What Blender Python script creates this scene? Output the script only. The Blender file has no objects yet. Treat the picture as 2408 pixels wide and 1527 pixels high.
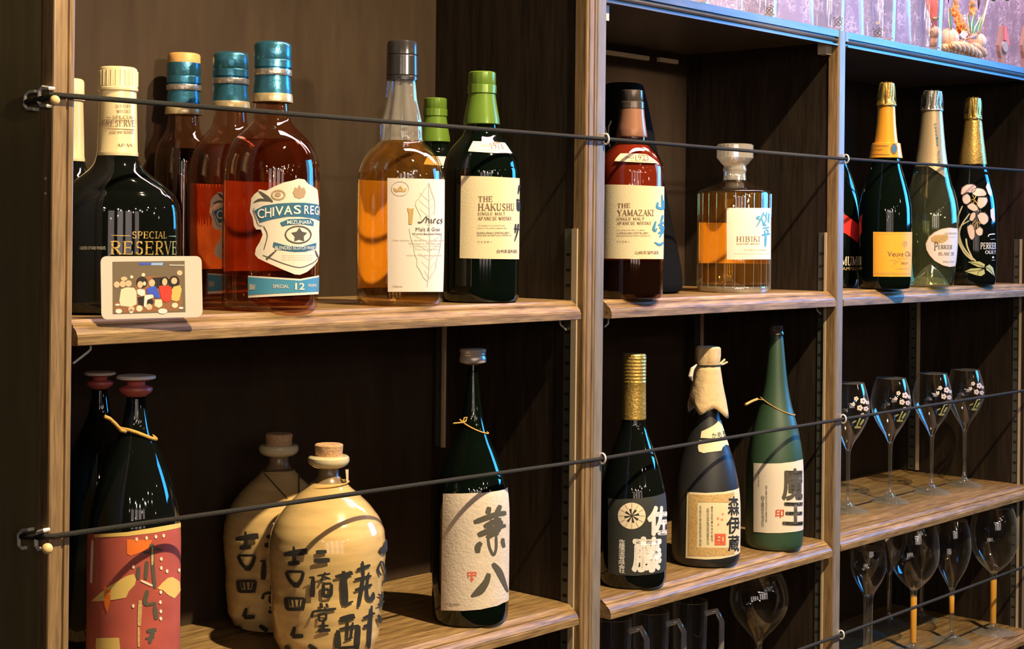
import bpy, bmesh, math, random
from mathutils import Vector, Matrix
from mathutils.geometry import tessellate_polygon
random.seed(7)
PI = math.pi
S = bpy.context.scene
COL = S.collection
# ------------------------------------------------------------------ camera
F, CX, CY, YAW, ROLL = 3648.0, 1204.0, 550.0, 0.8327, 0.0106
CAMX, CAMY, EYE = -1.5988, -1.2890, 1.60
cam = bpy.data.objects.new('camera', bpy.data.cameras.new('camera'))
COL.objects.link(cam)
cam.data.sensor_width = 36.0
cam.data.lens = F / 2408 * 36.0
cam.data.shift_y = -(763.5 - CY) / 2408
cam.data.clip_start = 0.05
cam.matrix_world = (Matrix.Translation((CAMX, CAMY, EYE)) @ Matrix.Rotation(-YAW, 4, 'Z')
                    @ Matrix.Rotation(PI / 2, 4, 'X') @ Matrix.Rotation(ROLL, 4, 'Z'))
S.camera = cam
# ------------------------------------------------------------------ world and exposure
S.view_settings.view_transform = 'Standard'
S.view_settings.look = 'None'
S.view_settings.gamma = 1.0
S.view_settings.exposure = 0.0
S.view_settings.use_curve_mapping = False
w = bpy.data.worlds.new('world'); S.world = w; w.use_nodes = True
w.node_tree.nodes['Background'].inputs[0].default_value = (0.55, 0.5, 0.48, 1)
w.node_tree.nodes['Background'].inputs[1].default_value = 0.006
# ------------------------------------------------------------------ lamps of the room and added fill lights
def aim(o, tgt):
    o.rotation_euler = (Vector(tgt) - o.location).to_track_quat('-Z', 'Y').to_euler()
def lamp(name, kind, loc, tgt, power, col, **kw):
    l = bpy.data.lights.new(name, kind); l.energy = power; l.color = col
    for k, v in kw.items(): setattr(l, k, v)
    o = bpy.data.objects.new(name, l); COL.objects.link(o); o.location = loc; aim(o, tgt)
    return o
WARM = (1.0, 0.78, 0.47)
lamp('ceiling_spotlight', 'SPOT', (-0.30, -2.05, 4.15), (-0.12, 0.0, 1.20), 1080, WARM, spot_size=math.radians(62), spot_blend=1.0, shadow_soft_size=0.035)
for x, zt_, p_ in ((-0.70, 1.80, 260), (-0.47, 1.81, 330), (-0.24, 1.80, 200), (0.46, 1.76, 420), (0.50, 1.62, 220)):
    lamp('back_panel_fill_spot', 'SPOT', (x - 0.45, -2.6, zt_ + 0.42), (x, 0.28, zt_), p_, (1.0, 0.78, 0.55), spot_size=math.radians(7.5), spot_blend=1.0, shadow_soft_size=0.04)  # added narrow spots that make the bright band on the back panels
lamp('neon_sign_light', 'AREA', (2.15, -0.90, 2.08), (0.6, 0.05, 1.75), 10.5, (0.04, 0.36, 1.0), shape='RECTANGLE', size=0.70, size_y=0.85, spread=math.radians(85))
lamp('back_wall_fill', 'AREA', (0.3, -0.25, 2.9), (0.5, 0.40, 2.05), 22, (1.0, 0.62, 0.62), shape='RECTANGLE', size=1.2, size_y=0.2)  # added area lights, pink left and lilac right, to brighten the wall above
lamp('back_wall_fill', 'AREA', (1.7, -0.25, 2.9), (1.7, 0.40, 2.05), 28, (0.85, 0.68, 0.98), shape='RECTANGLE', size=1.6, size_y=0.2)
for x, y, ww_, P_ in ((-3.15, -2.9, 0.45, 3.0), (-2.6, -3.3, 0.42, 3.6), (-2.05, -3.65, 0.5, 4.0), (-1.4, -3.9, 0.35, 2.4)):
    lamp('room_reflection_panel', 'AREA', (x, y, 1.85), (-0.3, 0.0, 1.6), P_, (1.0, 0.80, 0.72), shape='RECTANGLE', size=ww_, size_y=0.85)  # added panels, no real windows: stand in for the lit room in reflections
for i in range(14):
    lamp('sparkle_light', 'POINT', (-4.2 + i * .42, -3.1 - .7 * math.sin(i * 2.3), 1.95 + .5 * math.cos(i * 1.7) ** 2), (0, 0, 0), 2.0, (1.0, 0.88, 0.74), shadow_soft_size=0.026)  # added point lights, only to put sparkles on the glassware
for i, (x, y, z) in enumerate([(-2.35, -2.6, 2.25), (-1.75, -2.9, 2.15), (-1.0, -3.1, 2.2), (-2.9, -1.9, 2.3), (-0.4, -2.6, 2.3)]):
    lamp('pendant_lamp', 'POINT', (x, y, z), (0, 0, 0), 6.0, (1.0, 0.84, 0.68), shadow_soft_size=0.028)
# ------------------------------------------------------------------ geometry of the view, used to read sizes off the photograph
def ray(u, v):
    x = (u - CX) / F; z = -(v - CY) / F; y = 1.0
    s, c = math.sin(ROLL), math.cos(ROLL); x, z = c * x - s * z, s * x + c * z
    s, c = math.sin(YAW), math.cos(YAW)
    return Vector((c * x + s * y, -s * x + c * y, z))
CAM = Vector((CAMX, CAMY, EYE))
def at(u, v, Y):
    r = ray(u, v); return CAM + r * ((Y - CAMY) / r.y)
def onz(u, v, Z):
    r = ray(u, v); return CAM + r * ((Z - EYE) / r.z)
def depth(P):
    return math.sin(YAW) * (P[0] - CAMX) + math.cos(YAW) * (P[1] - CAMY)
def zat(v, P):
    x = math.cos(YAW) * (P[0] - CAMX) - math.sin(YAW) * (P[1] - CAMY); y = depth(P)
    return EYE + ((CY - v) / F * y + math.sin(ROLL) * x) / math.cos(ROLL)
def pix(P):
    x = math.cos(YAW) * (P[0] - CAMX) - math.sin(YAW) * (P[1] - CAMY); y = depth(P); z = P[2] - EYE
    s, c = math.sin(ROLL), math.cos(ROLL)
    return CX + F * (c * x + s * z) / y, CY - F * (-s * x + c * z) / y
# ------------------------------------------------------------------ materials
M = {}
def newmat(name):
    m = bpy.data.materials.new(name); m.use_nodes = True; M[name] = m
    nt = m.node_tree
    for n in list(nt.nodes): nt.nodes.remove(n)
    out = nt.nodes.new('ShaderNodeOutputMaterial')
    return m, nt, out
def mat(name, col, rough=0.5, metal=0.0, coat=0.0, spec=0.5, bump=0.0, bscale=200.0, var=0.0, vscale=30.0, stretch=None, emit=None, trans=0.0, sub=0.0):
    m, nt, out = newmat(name)
    p = nt.nodes.new('ShaderNodeBsdfPrincipled')
    p.inputs['Base Color'].default_value = (*col, 1); p.inputs['Roughness'].default_value = rough
    p.inputs['Metallic'].default_value = metal; p.inputs['Coat Weight'].default_value = coat
    p.inputs['Coat Roughness'].default_value = 0.04
    p.inputs['Specular IOR Level'].default_value = spec
    p.inputs['Transmission Weight'].default_value = trans
    if emit:
        p.inputs['Emission Color'].default_value = (*emit[0], 1); p.inputs['Emission Strength'].default_value = emit[1]
    tc = nt.nodes.new('ShaderNodeTexCoord'); mp = nt.nodes.new('ShaderNodeMapping')
    nt.links.new(tc.outputs['Object'], mp.inputs[0])
    if stretch: mp.inputs['Scale'].default_value = stretch
    if var:
        n = nt.nodes.new('ShaderNodeTexNoise'); n.inputs['Scale'].default_value = vscale; n.inputs['Detail'].default_value = 6
        nt.links.new(mp.outputs[0], n.inputs['Vector'])
        r = nt.nodes.new('ShaderNodeValToRGB')
        r.color_ramp.elements[0].position = 0.3; r.color_ramp.elements[1].position = 0.7
        r.color_ramp.elements[0].color = (*[c * (1 - var) for c in col], 1)
        r.color_ramp.elements[1].color = (*[min(1, c * (1 + var)) for c in col], 1)
        nt.links.new(n.outputs['Fac'], r.inputs[0]); nt.links.new(r.outputs[0], p.inputs['Base Color'])
    if bump:
        n = nt.nodes.new('ShaderNodeTexNoise'); n.inputs['Scale'].default_value = bscale; n.inputs['Detail'].default_value = 4
        nt.links.new(mp.outputs[0], n.inputs['Vector'])
        b = nt.nodes.new('ShaderNodeBump'); b.inputs['Strength'].default_value = bump; b.inputs['Distance'].default_value = 0.002
        nt.links.new(n.outputs['Fac'], b.inputs['Height']); nt.links.new(b.outputs[0], p.inputs['Normal'])
    nt.links.new(p.outputs[0], out.inputs[0])
    return m
def glass(name, tint, rough=0.02, extra=0.0, body=None, bodyfac=0.0, ior=1.5, edge=0.0):
    """thin glass: tinted see-through with a fresnel reflection, optionally partly cloudy with a body colour"""
    m, nt, out = newmat(name)
    t = nt.nodes.new('ShaderNodeBsdfTransparent'); t.inputs[0].default_value = (*tint, 1)
    g = nt.nodes.new('ShaderNodeBsdfGlossy'); g.inputs['Roughness'].default_value = rough; g.inputs[0].default_value = (1, 1, 1, 1)
    fr = nt.nodes.new('ShaderNodeLayerWeight'); fr.inputs[0].default_value = 0.5
    pw = nt.nodes.new('ShaderNodeMath'); pw.operation = 'POWER'; pw.inputs[1].default_value = 4.0
    nt.links.new(fr.outputs['Facing'], pw.inputs[0])
    ad = nt.nodes.new('ShaderNodeMath'); ad.operation = 'MULTIPLY_ADD'; ad.inputs[1].default_value = 0.75; ad.inputs[2].default_value = 0.045 + extra; ad.use_clamp = True
    nt.links.new(pw.outputs[0], ad.inputs[0])
    src = t.outputs[0]
    if body:
        d = nt.nodes.new('ShaderNodeBsdfDiffuse'); d.inputs[0].default_value = (*body, 1)
        mx0 = nt.nodes.new('ShaderNodeMixShader'); mx0.inputs[0].default_value = bodyfac
        if edge:                                         # pale diffuse colour painted in at grazing edges for light refracted from the room
            pe = nt.nodes.new('ShaderNodeMath'); pe.operation = 'POWER'; pe.inputs[1].default_value = 3.5; nt.links.new(fr.outputs['Facing'], pe.inputs[0])
            me = nt.nodes.new('ShaderNodeMath'); me.operation = 'MULTIPLY_ADD'; me.inputs[1].default_value = edge; me.inputs[2].default_value = bodyfac
            nt.links.new(pe.outputs[0], me.inputs[0]); nt.links.new(me.outputs[0], mx0.inputs[0])
        nt.links.new(t.outputs[0], mx0.inputs[1]); nt.links.new(d.outputs[0], mx0.inputs[2]); src = mx0.outputs[0]
    mx = nt.nodes.new('ShaderNodeMixShader')
    nt.links.new(ad.outputs[0], mx.inputs[0]); nt.links.new(src, mx.inputs[1]); nt.links.new(g.outputs[0], mx.inputs[2])
    nt.links.new(mx.outputs[0], out.inputs[0])
    return m
def wood(name, c0, c1, rough=0.45, coat=0.15, scale=(1, 1, 1), grain=26.0, worn=0.0, wcol=(0.5, 0.4, 0.3), spec=0.5):
    m, nt, out = newmat(name)
    L = nt.links.new
    tc = nt.nodes.new('ShaderNodeTexCoord'); mp = nt.nodes.new('ShaderNodeMapping'); mp.inputs['Scale'].default_value = scale
    L(tc.outputs['Object'], mp.inputs[0])
    n1 = nt.nodes.new('ShaderNodeTexNoise'); n1.inputs['Scale'].default_value = grain; n1.inputs['Detail'].default_value = 8; n1.inputs['Roughness'].default_value = 0.65
    L(mp.outputs[0], n1.inputs['Vector'])
    wv = nt.nodes.new('ShaderNodeTexNoise'); wv.inputs['Scale'].default_value = grain * 3.1; wv.inputs['Detail'].default_value = 3
    L(mp.outputs[0], wv.inputs['Vector'])
    ad = nt.nodes.new('ShaderNodeMath'); ad.operation = 'MULTIPLY_ADD'; ad.inputs[1].default_value = 0.4; L(wv.outputs['Fac'], ad.inputs[0])
    sb = nt.nodes.new('ShaderNodeMath'); sb.operation = 'MULTIPLY'; sb.inputs[1].default_value = 0.6; L(n1.outputs['Fac'], sb.inputs[0]); L(sb.outputs[0], ad.inputs[2])
    r = nt.nodes.new('ShaderNodeValToRGB'); r.color_ramp.elements[0].position = 0.36; r.color_ramp.elements[1].position = 0.64
    r.color_ramp.elements[0].color = (*c0, 1); r.color_ramp.elements[1].color = (*c1, 1)
    L(ad.outputs[0], r.inputs[0])
    p = nt.nodes.new('ShaderNodeBsdfPrincipled'); p.inputs['Roughness'].default_value = rough
    p.inputs['Coat Weight'].default_value = coat; p.inputs['Coat Roughness'].default_value = 0.25; p.inputs['Specular IOR Level'].default_value = spec
    L(r.outputs[0], p.inputs['Base Color'])
    if worn:
        n3 = nt.nodes.new('ShaderNodeTexNoise'); n3.inputs['Scale'].default_value = 9; n3.inputs['Detail'].default_value = 10; n3.inputs['Roughness'].default_value = 0.8
        L(mp.outputs[0], n3.inputs['Vector'])
        rr = nt.nodes.new('ShaderNodeValToRGB'); rr.color_ramp.elements[0].position = 0.56; rr.color_ramp.elements[1].position = 0.66
        L(n3.outputs['Fac'], rr.inputs[0])
        k = nt.nodes.new('ShaderNodeMath'); k.operation = 'MULTIPLY'; k.inputs[1].default_value = worn; L(rr.outputs[0], k.inputs[0])
        mx = nt.nodes.new('ShaderNodeMix'); mx.data_type = 'RGBA'; L(k.outputs[0], mx.inputs[0]); L(r.outputs[0], mx.inputs[6]); mx.inputs[7].default_value = (*wcol, 1)
        L(mx.outputs[2], p.inputs['Base Color'])
    b = nt.nodes.new('ShaderNodeBump'); b.inputs['Strength'].default_value = 0.25; b.inputs['Distance'].default_value = 0.001
    L(ad.outputs[0], b.inputs['Height']); L(b.outputs[0], p.inputs['Normal'])
    L(p.outputs[0], out.inputs[0])
    return m
# wood (grain runs along x or z)
wood('wood_shelf', (0.10, 0.056, 0.021), (0.37, 0.23, 0.088), scale=(1.2, 14, 14), grain=9, worn=0.45, wcol=(0.46, 0.34, 0.21))
wood('wood_post', (0.13, 0.078, 0.034), (0.34, 0.215, 0.095), scale=(14, 14, 0.9), grain=9)
wood('wood_grey_edge', (0.15, 0.125, 0.10), (0.27, 0.22, 0.18), scale=(14, 14, 0.9), grain=9)
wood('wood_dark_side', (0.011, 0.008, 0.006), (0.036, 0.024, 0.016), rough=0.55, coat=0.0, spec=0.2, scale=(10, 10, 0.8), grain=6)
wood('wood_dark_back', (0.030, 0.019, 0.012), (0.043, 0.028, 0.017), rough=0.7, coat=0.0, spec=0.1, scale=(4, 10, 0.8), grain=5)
wood('wood_outer_side', (0.15, 0.12, 0.045), (0.22, 0.165, 0.065), rough=0.6, scale=(6, 6, 0.8), grain=4)
wood('wood_top_rail', (0.07, 0.06, 0.052), (0.13, 0.11, 0.10), rough=0.35, scale=(1, 12, 12), grain=7)
mat('pale_strip', (0.75, 0.62, 0.42), 0.6, bump=0.2)
mat('light_block', (0.62, 0.52, 0.40), 0.5, bump=0.1)
mat('rail_metal', (0.10, 0.105, 0.085), 0.45, metal=0.5)
mat('slot_black', (0.004, 0.004, 0.004), 0.9)
mat('rail_edge', (0.50, 0.40, 0.27), 0.4, metal=0.1)
mat('wire_grey', (0.60, 0.57, 0.48), 0.45, metal=0.1)
mat('screw_metal', (0.80, 0.75, 0.70), 0.3, metal=0.3)
mat('bead_wood', (0.75, 0.52, 0.22), 0.4)
mat('cord_black', (0.026, 0.025, 0.021), 0.85, spec=0.2, bump=0.6, bscale=900)
# glass
mat('glass_black', (0.004, 0.005, 0.004), 0.04, spec=0.6)
mat('glass_dark_green', (0.0022, 0.0045, 0.0028), 0.05, spec=0.6)
mat('velvet_black', (0.006, 0.006, 0.006), 0.9, spec=0.05)
mat('glass_matte_black', (0.020, 0.020, 0.021), 0.42, spec=0.6)
mat('glass_frost_green', (0.030, 0.070, 0.034), 0.42, spec=0.9)
glass('glass_clear', (0.97, 0.97, 0.96), extra=0.025, body=(0.7, 0.65, 0.6), bodyfac=0.003)
glass('glass_clear_thick', (0.90, 0.90, 0.88), rough=0.05, extra=0.2, body=(0.85, 0.78, 0.68), bodyfac=0.22)
glass('glass_crystal', (0.97, 0.97, 0.95), rough=0.03, extra=0.05, body=(0.85, 0.76, 0.60), bodyfac=0.004, edge=0.42)
glass('glass_stem', (0.90, 0.90, 0.88), rough=0.04, extra=0.14, body=(0.85, 0.76, 0.60), bodyfac=0.03, edge=0.45)
glass('glass_amber', (0.95, 0.75, 0.36), extra=0.0, body=(0.80, 0.36, 0.04), bodyfac=0.05)
glass('glass_amber_deep', (0.88, 0.66, 0.50), extra=0.01, body=(0.10, 0.02, 0.008), bodyfac=0.05)
glass('glass_whisky_dark', (0.88, 0.56, 0.36), extra=0.0, body=(0.07, 0.02, 0.008), bodyfac=0.16)
glass('glass_pale_green', (0.84, 0.88, 0.70), extra=0.02, body=(0.4, 0.42, 0.28), bodyfac=0.035)
glass('glass_ruby', (0.45, 0.05, 0.02), extra=0.02, body=(0.50, 0.09, 0.05), bodyfac=0.45)
mat('gold_liquid', (0.75, 0.36, 0.05), 0.15, spec=0.6)
# foils, caps, paper, ink
mat('cream_foil', (0.74, 0.60, 0.33), 0.35, metal=0.1)
mat('teal_foil', (0.07, 0.27, 0.40), 0.25, metal=0.8, bump=0.15, bscale=300)
mat('gold_foil', (0.62, 0.42, 0.12), 0.28, metal=0.85, bump=0.2, bscale=500)
mat('gold_foil_bright', (0.85, 0.55, 0.14), 0.30, metal=0.75, bump=0.5, bscale=260)
mat('pale_gold_foil', (0.70, 0.55, 0.30), 0.30, metal=0.6, bump=0.15, bscale=260)
mat('orange_foil', (0.85, 0.38, 0.03), 0.30, metal=0.25)
mat('silver_foil', (0.62, 0.56, 0.48), 0.25, metal=0.85, bump=0.4, bscale=260)
mat('green_foil', (0.14, 0.245, 0.03), 0.28, metal=0.2, bump=0.05, bscale=200)
mat('copper_foil', (0.40, 0.19, 0.11), 0.28, metal=0.35)
mat('black_cap', (0.03, 0.027, 0.026), 0.18, spec=0.8)
mat('smoke_cap', (0.20, 0.16, 0.13), 0.2, metal=0.7)
mat('cork_stopper', (0.55, 0.32, 0.16), 0.8, bump=0.6, bscale=500, var=0.3, vscale=400)
mat('orange_wood_cap', (0.55, 0.30, 0.09), 0.5, var=0.15, vscale=120)
mat('red_wax', (0.50, 0.10, 0.075), 0.4)
mat('cap_rim_white', (0.78, 0.66, 0.56), 0.35)
mat('aluminium_cap', (0.72, 0.62, 0.55), 0.32, metal=0.5)
mat('cream_paper', (0.77, 0.66, 0.42), 0.75, bump=0.15, bscale=600)
mat('cream_paper_light', (0.76, 0.67, 0.55), 0.75, bump=0.1, bscale=600)
mat('pink_white_paper', (0.76, 0.67, 0.60), 0.6)
mat('washi_paper', (0.66, 0.56, 0.46), 0.85, bump=0.3, bscale=300, var=0.07, vscale=90)
mat('black_paper', (0.030, 0.032, 0.028), 0.7, bump=0.2, bscale=500)
mat('kraft_paper', (0.70, 0.50, 0.27), 0.75, bump=0.6, bscale=120)
mat('orange_paper', (0.90, 0.42, 0.03), 0.55)
mat('back_paper', (0.85, 0.72, 0.45), 0.8)
mat('rust_paper', (0.80, 0.46, 0.26), 0.8, var=0.45, vscale=18)
mat('red_paper', (0.42, 0.085, 0.06), 0.45, var=0.15, vscale=25)
mat('yellow_ink', (0.72, 0.50, 0.14), 0.5)
mat('orange_ink', (0.85, 0.18, 0.02), 0.5)
mat('cream_ink', (0.85, 0.70, 0.50), 0.5)
mat('black_ink', (0.022, 0.020, 0.017), 0.7)
mat('grey_ink', (0.085, 0.075, 0.055), 0.8)
mat('light_grey_ink', (0.42, 0.38, 0.30), 0.8)
mat('brown_ink', (0.20, 0.11, 0.055), 0.7)
mat('pale_brown_ink', (0.42, 0.28, 0.16), 0.7)
mat('tan_ink', (0.55, 0.36, 0.14), 0.7, var=0.3, vscale=500)
mat('red_ink', (0.75, 0.13, 0.06), 0.7)
mat('blue_ink', (0.03, 0.13, 0.22), 0.6)
mat('sky_ink', (0.06, 0.26, 0.42), 0.45)
mat('gold_ink', (0.62, 0.40, 0.12), 0.35, metal=0.5)
mat('pale_gold_ink', (0.66, 0.60, 0.34), 0.4)
mat('white_ink', (0.80, 0.76, 0.70), 0.5)
mat('pink_ink', (0.78, 0.60, 0.50), 0.5)
mat('green_ink', (0.50, 0.52, 0.22), 0.5)
mat('red_sash', (0.75, 0.04, 0.03), 0.3)
mat('ceramic_cream', (0.60, 0.41, 0.17), 0.16, coat=0.5, var=0.12, vscale=22, stretch=(1, 1, 6))
mat('ceramic_white', (0.66, 0.56, 0.34), 0.2, coat=0.4)
mat('ceramic_brown', (0.22, 0.15, 0.075), 0.3, coat=0.3)
mat('rope_gold', (0.66, 0.36, 0.07), 0.7, bump=0.6, bscale=700)
mat('string_dark', (0.05, 0.04, 0.02), 0.8)
mat('photo_card', (0.60, 0.53, 0.43), 0.4)
for n_, c_ in dict(photo_dark=(0.16, 0.12, 0.07), photo_black=(0.03, 0.022, 0.015), photo_blue=(0.05, 0.10, 0.55), photo_sky=(0.30, 0.42, 0.62), photo_red=(0.72, 0.05, 0.03), photo_yellow=(0.72, 0.45, 0.12),
                   photo_cream=(0.72, 0.62, 0.42), photo_skin=(0.75, 0.45, 0.27), photo_white=(0.75, 0.68, 0.60), photo_brown=(0.28, 0.12, 0.05)).items(): mat(n_, c_, 0.4)
mat('straw', (0.70, 0.42, 0.20), 0.7, bump=0.8, bscale=250, var=0.25, vscale=90)
mat('wicker_pale', (0.80, 0.56, 0.42), 0.6, bump=0.8, bscale=180, stretch=(1, 1, 3))
mat('red_string', (0.80, 0.14, 0.07), 0.6)
mat('orange_petal', (0.90, 0.30, 0.02), 0.6)
mat('leaf_green', (0.10, 0.25, 0.06), 0.5)
mat('leaf_cream', (0.80, 0.72, 0.42), 0.5)
mat('flower_white', (0.85, 0.80, 0.75), 0.5)
mat('pod_brown', (0.10, 0.06, 0.05), 0.6)
mat('wood_opener', (0.45, 0.26, 0.17), 0.4)
mat('felt_red', (0.75, 0.22, 0.18), 0.6)
# patterned paper wall behind the cabinet top
def washi_wall():
    m, nt, out = newmat('patterned_wall_paper'); L = nt.links.new
    tc = nt.nodes.new('ShaderNodeTexCoord')
    n = nt.nodes.new('ShaderNodeTexNoise'); n.inputs['Scale'].default_value = 30; n.inputs['Detail'].default_value = 4; L(tc.outputs['Object'], n.inputs['Vector'])
    mxv = nt.nodes.new('ShaderNodeMix'); mxv.data_type = 'VECTOR'; mxv.inputs[0].default_value = 0.06
    L(tc.outputs['Object'], mxv.inputs[4]); L(n.outputs['Color'], mxv.inputs[5])
    fib = []
    for sc in (55, 95):
        v = nt.nodes.new('ShaderNodeTexVoronoi'); v.feature = 'DISTANCE_TO_EDGE'; v.inputs['Scale'].default_value = sc; L(mxv.outputs[1], v.inputs['Vector'])
        r = nt.nodes.new('ShaderNodeValToRGB'); r.color_ramp.elements[0].position = 0.0; r.color_ramp.elements[1].position = 0.07
        r.color_ramp.elements[0].color = (1, 1, 1, 1); r.color_ramp.elements[1].color = (0, 0, 0, 1); L(v.outputs['Distance'], r.inputs[0]); fib.append(r)
    mxf = nt.nodes.new('ShaderNodeMath'); mxf.operation = 'MAXIMUM'; L(fib[0].outputs[0], mxf.inputs[0]); L(fib[1].outputs[0], mxf.inputs[1])
    n2 = nt.nodes.new('ShaderNodeTexNoise'); n2.inputs['Scale'].default_value = 22; n2.inputs['Detail'].default_value = 5; L(tc.outputs['Object'], n2.inputs['Vector'])
    r2 = nt.nodes.new('ShaderNodeValToRGB'); r2.color_ramp.elements[0].position = 0.4; r2.color_ramp.elements[1].position = 0.62; L(n2.outputs['Fac'], r2.inputs[0])
    mu = nt.nodes.new('ShaderNodeMath'); mu.operation = 'MULTIPLY'; L(mxf.outputs[0], mu.inputs[0]); L(r2.outputs[0], mu.inputs[1])
    mx = nt.nodes.new('ShaderNodeMix'); mx.data_type = 'RGBA'; L(mu.outputs[0], mx.inputs[0])
    mx.inputs[6].default_value = (0.30, 0.23, 0.26, 1); mx.inputs[7].default_value = (0.82, 0.66, 0.66, 1)
    p = nt.nodes.new('ShaderNodeBsdfPrincipled'); p.inputs['Roughness'].default_value = 0.6; L(mx.outputs[2], p.inputs['Base Color']); L(p.outputs[0], out.inputs[0])
washi_wall()
# ------------------------------------------------------------------ objects
def obj(name, vs, fs, m, parent=None, smooth=False, label=None, kind=None):
    me = bpy.data.meshes.new(name); me.from_pydata([tuple(v) for v in vs], [], fs); me.update()
    me.materials.append(M[m])
    if smooth:
        for p in me.polygons: p.use_smooth = True
    o = bpy.data.objects.new(name, me); COL.objects.link(o)
    if parent: o.parent = parent
    if label: o['label'] = label
    if kind: o['kind'] = kind
    return o
def thing(name, label, cat, loc=(0, 0, 0), group=None):
    o = bpy.data.objects.new(name, None); COL.objects.link(o); o.location = loc
    o.empty_display_size = 0.02
    o['label'] = label; o['category'] = cat
    if group: o['group'] = group
    return o
def boxes(*bs):
    V, Q = [], []
    for (x0, x1, y0, y1, z0, z1) in bs:
        n = len(V)
        V += [(x0, y0, z0), (x1, y0, z0), (x1, y1, z0), (x0, y1, z0), (x0, y0, z1), (x1, y0, z1), (x1, y1, z1), (x0, y1, z1)]
        Q += [tuple(n + i for i in q) for q in ((3, 2, 1, 0), (4, 5, 6, 7), (0, 1, 5, 4), (1, 2, 6, 5), (2, 3, 7, 6), (3, 0, 4, 7))]
    return V, Q
def bevel(o, w=0.0008, seg=2):
    b = o.modifiers.new('bevel', 'BEVEL'); b.width = w; b.segments = seg; b.limit_method = 'ANGLE'
    return o
def extrude_x(profile, x0, x1):
    """closed profile [(y,z)...] extruded along x"""
    n = len(profile); V = [(x0, y, z) for y, z in profile] + [(x1, y, z) for y, z in profile]
    Q = [(i, (i + 1) % n, n + (i + 1) % n, n + i) for i in range(n)] + [tuple(range(n))[::-1], tuple(range(n, 2 * n))]
    return V, Q
def tube_mesh(pts, r, seg=8, closed=False, cap=True):
    pts = [Vector(p) for p in pts]; V, Q = [], []
    rs = r if isinstance(r, (list, tuple)) else [r] * len(pts)
    up = Vector((0, 0, 1)); prev = None
    for i, p in enumerate(pts):
        a = pts[i - 1] if i else (pts[-1] if closed else p); b = pts[(i + 1) % len(pts)] if (i + 1 < len(pts) or closed) else p
        t = (b - a).normalized()
        if prev is None:
            nrm = t.cross(up)
            if nrm.length < 1e-3: nrm = t.cross(Vector((1, 0, 0)))
        else: nrm = prev - t * prev.dot(t)
        nrm.normalize(); prev = nrm; bn = t.cross(nrm)
        for k in range(seg):
            a_ = 2 * PI * k / seg; V.append(p + (nrm * math.cos(a_) + bn * math.sin(a_)) * rs[i])
    m = len(pts)
    for i in range(m if closed else m - 1):
        j = (i + 1) % m
        for k in range(seg): Q.append((i * seg + k, i * seg + (k + 1) % seg, j * seg + (k + 1) % seg, j * seg + k))
    if cap and not closed: Q += [tuple(range(seg))[::-1], tuple(range((m - 1) * seg, m * seg))]
    return V, Q
def join(*ms):
    V, Q = [], []
    for v, q in ms:
        n = len(V); V += list(v); Q += [tuple(n + i for i in f) for f in q]
    return V, Q
def lathe_mesh(prof, seg=64, cx=0, cy=0, mod=None, sx=1.0, lo=True, hi=True):
    """prof [(r,z)] bottom to top"""
    V, Q = [], []
    for (r, z) in prof:
        for k in range(seg):
            a = 2 * PI * k / seg; rr = r * (mod(a, z) if mod else 1)
            V.append((cx + rr * math.cos(a), cy + rr * math.sin(a), z))
    n = len(prof)
    for i in range(n - 1):
        for k in range(seg): Q.append((i * seg + k, i * seg + (k + 1) % seg, (i + 1) * seg + (k + 1) % seg, (i + 1) * seg + k))
    if lo: Q.append(tuple(range(seg))[::-1])
    if hi: Q.append(tuple(range((n - 1) * seg, n * seg)))
    return V, Q
def smooth_prof(p, sub=5):
    """Catmull-Rom through [(a,b)], keeps corners marked by a repeated point"""
    out = []; n = len(p)
    for i in range(n - 1):
        p0 = p[i - 1] if i else p[i]; p1 = p[i]; p2 = p[i + 1]; p3 = p[i + 2] if i + 2 < n else p2
        for k in range(sub):
            t = k / sub
            out.append(tuple(0.5 * (2 * p1[j] + (p2[j] - p0[j]) * t + (2 * p0[j] - 5 * p1[j] + 4 * p2[j] - p3[j]) * t * t + (3 * p1[j] - p0[j] - 3 * p2[j] + p3[j]) * t ** 3) for j in (0, 1)))
    out.append(p[-1]); return out
def autosmooth(o, deg=35):
    me = o.data
    for p in me.polygons: p.use_smooth = True
    bm = bmesh.new(); bm.from_mesh(me)
    for e in bm.edges:
        if len(e.link_faces) == 2 and e.calc_face_angle(0) > math.radians(deg): e.smooth = False
    bm.to_mesh(me); bm.free()
    return o
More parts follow.
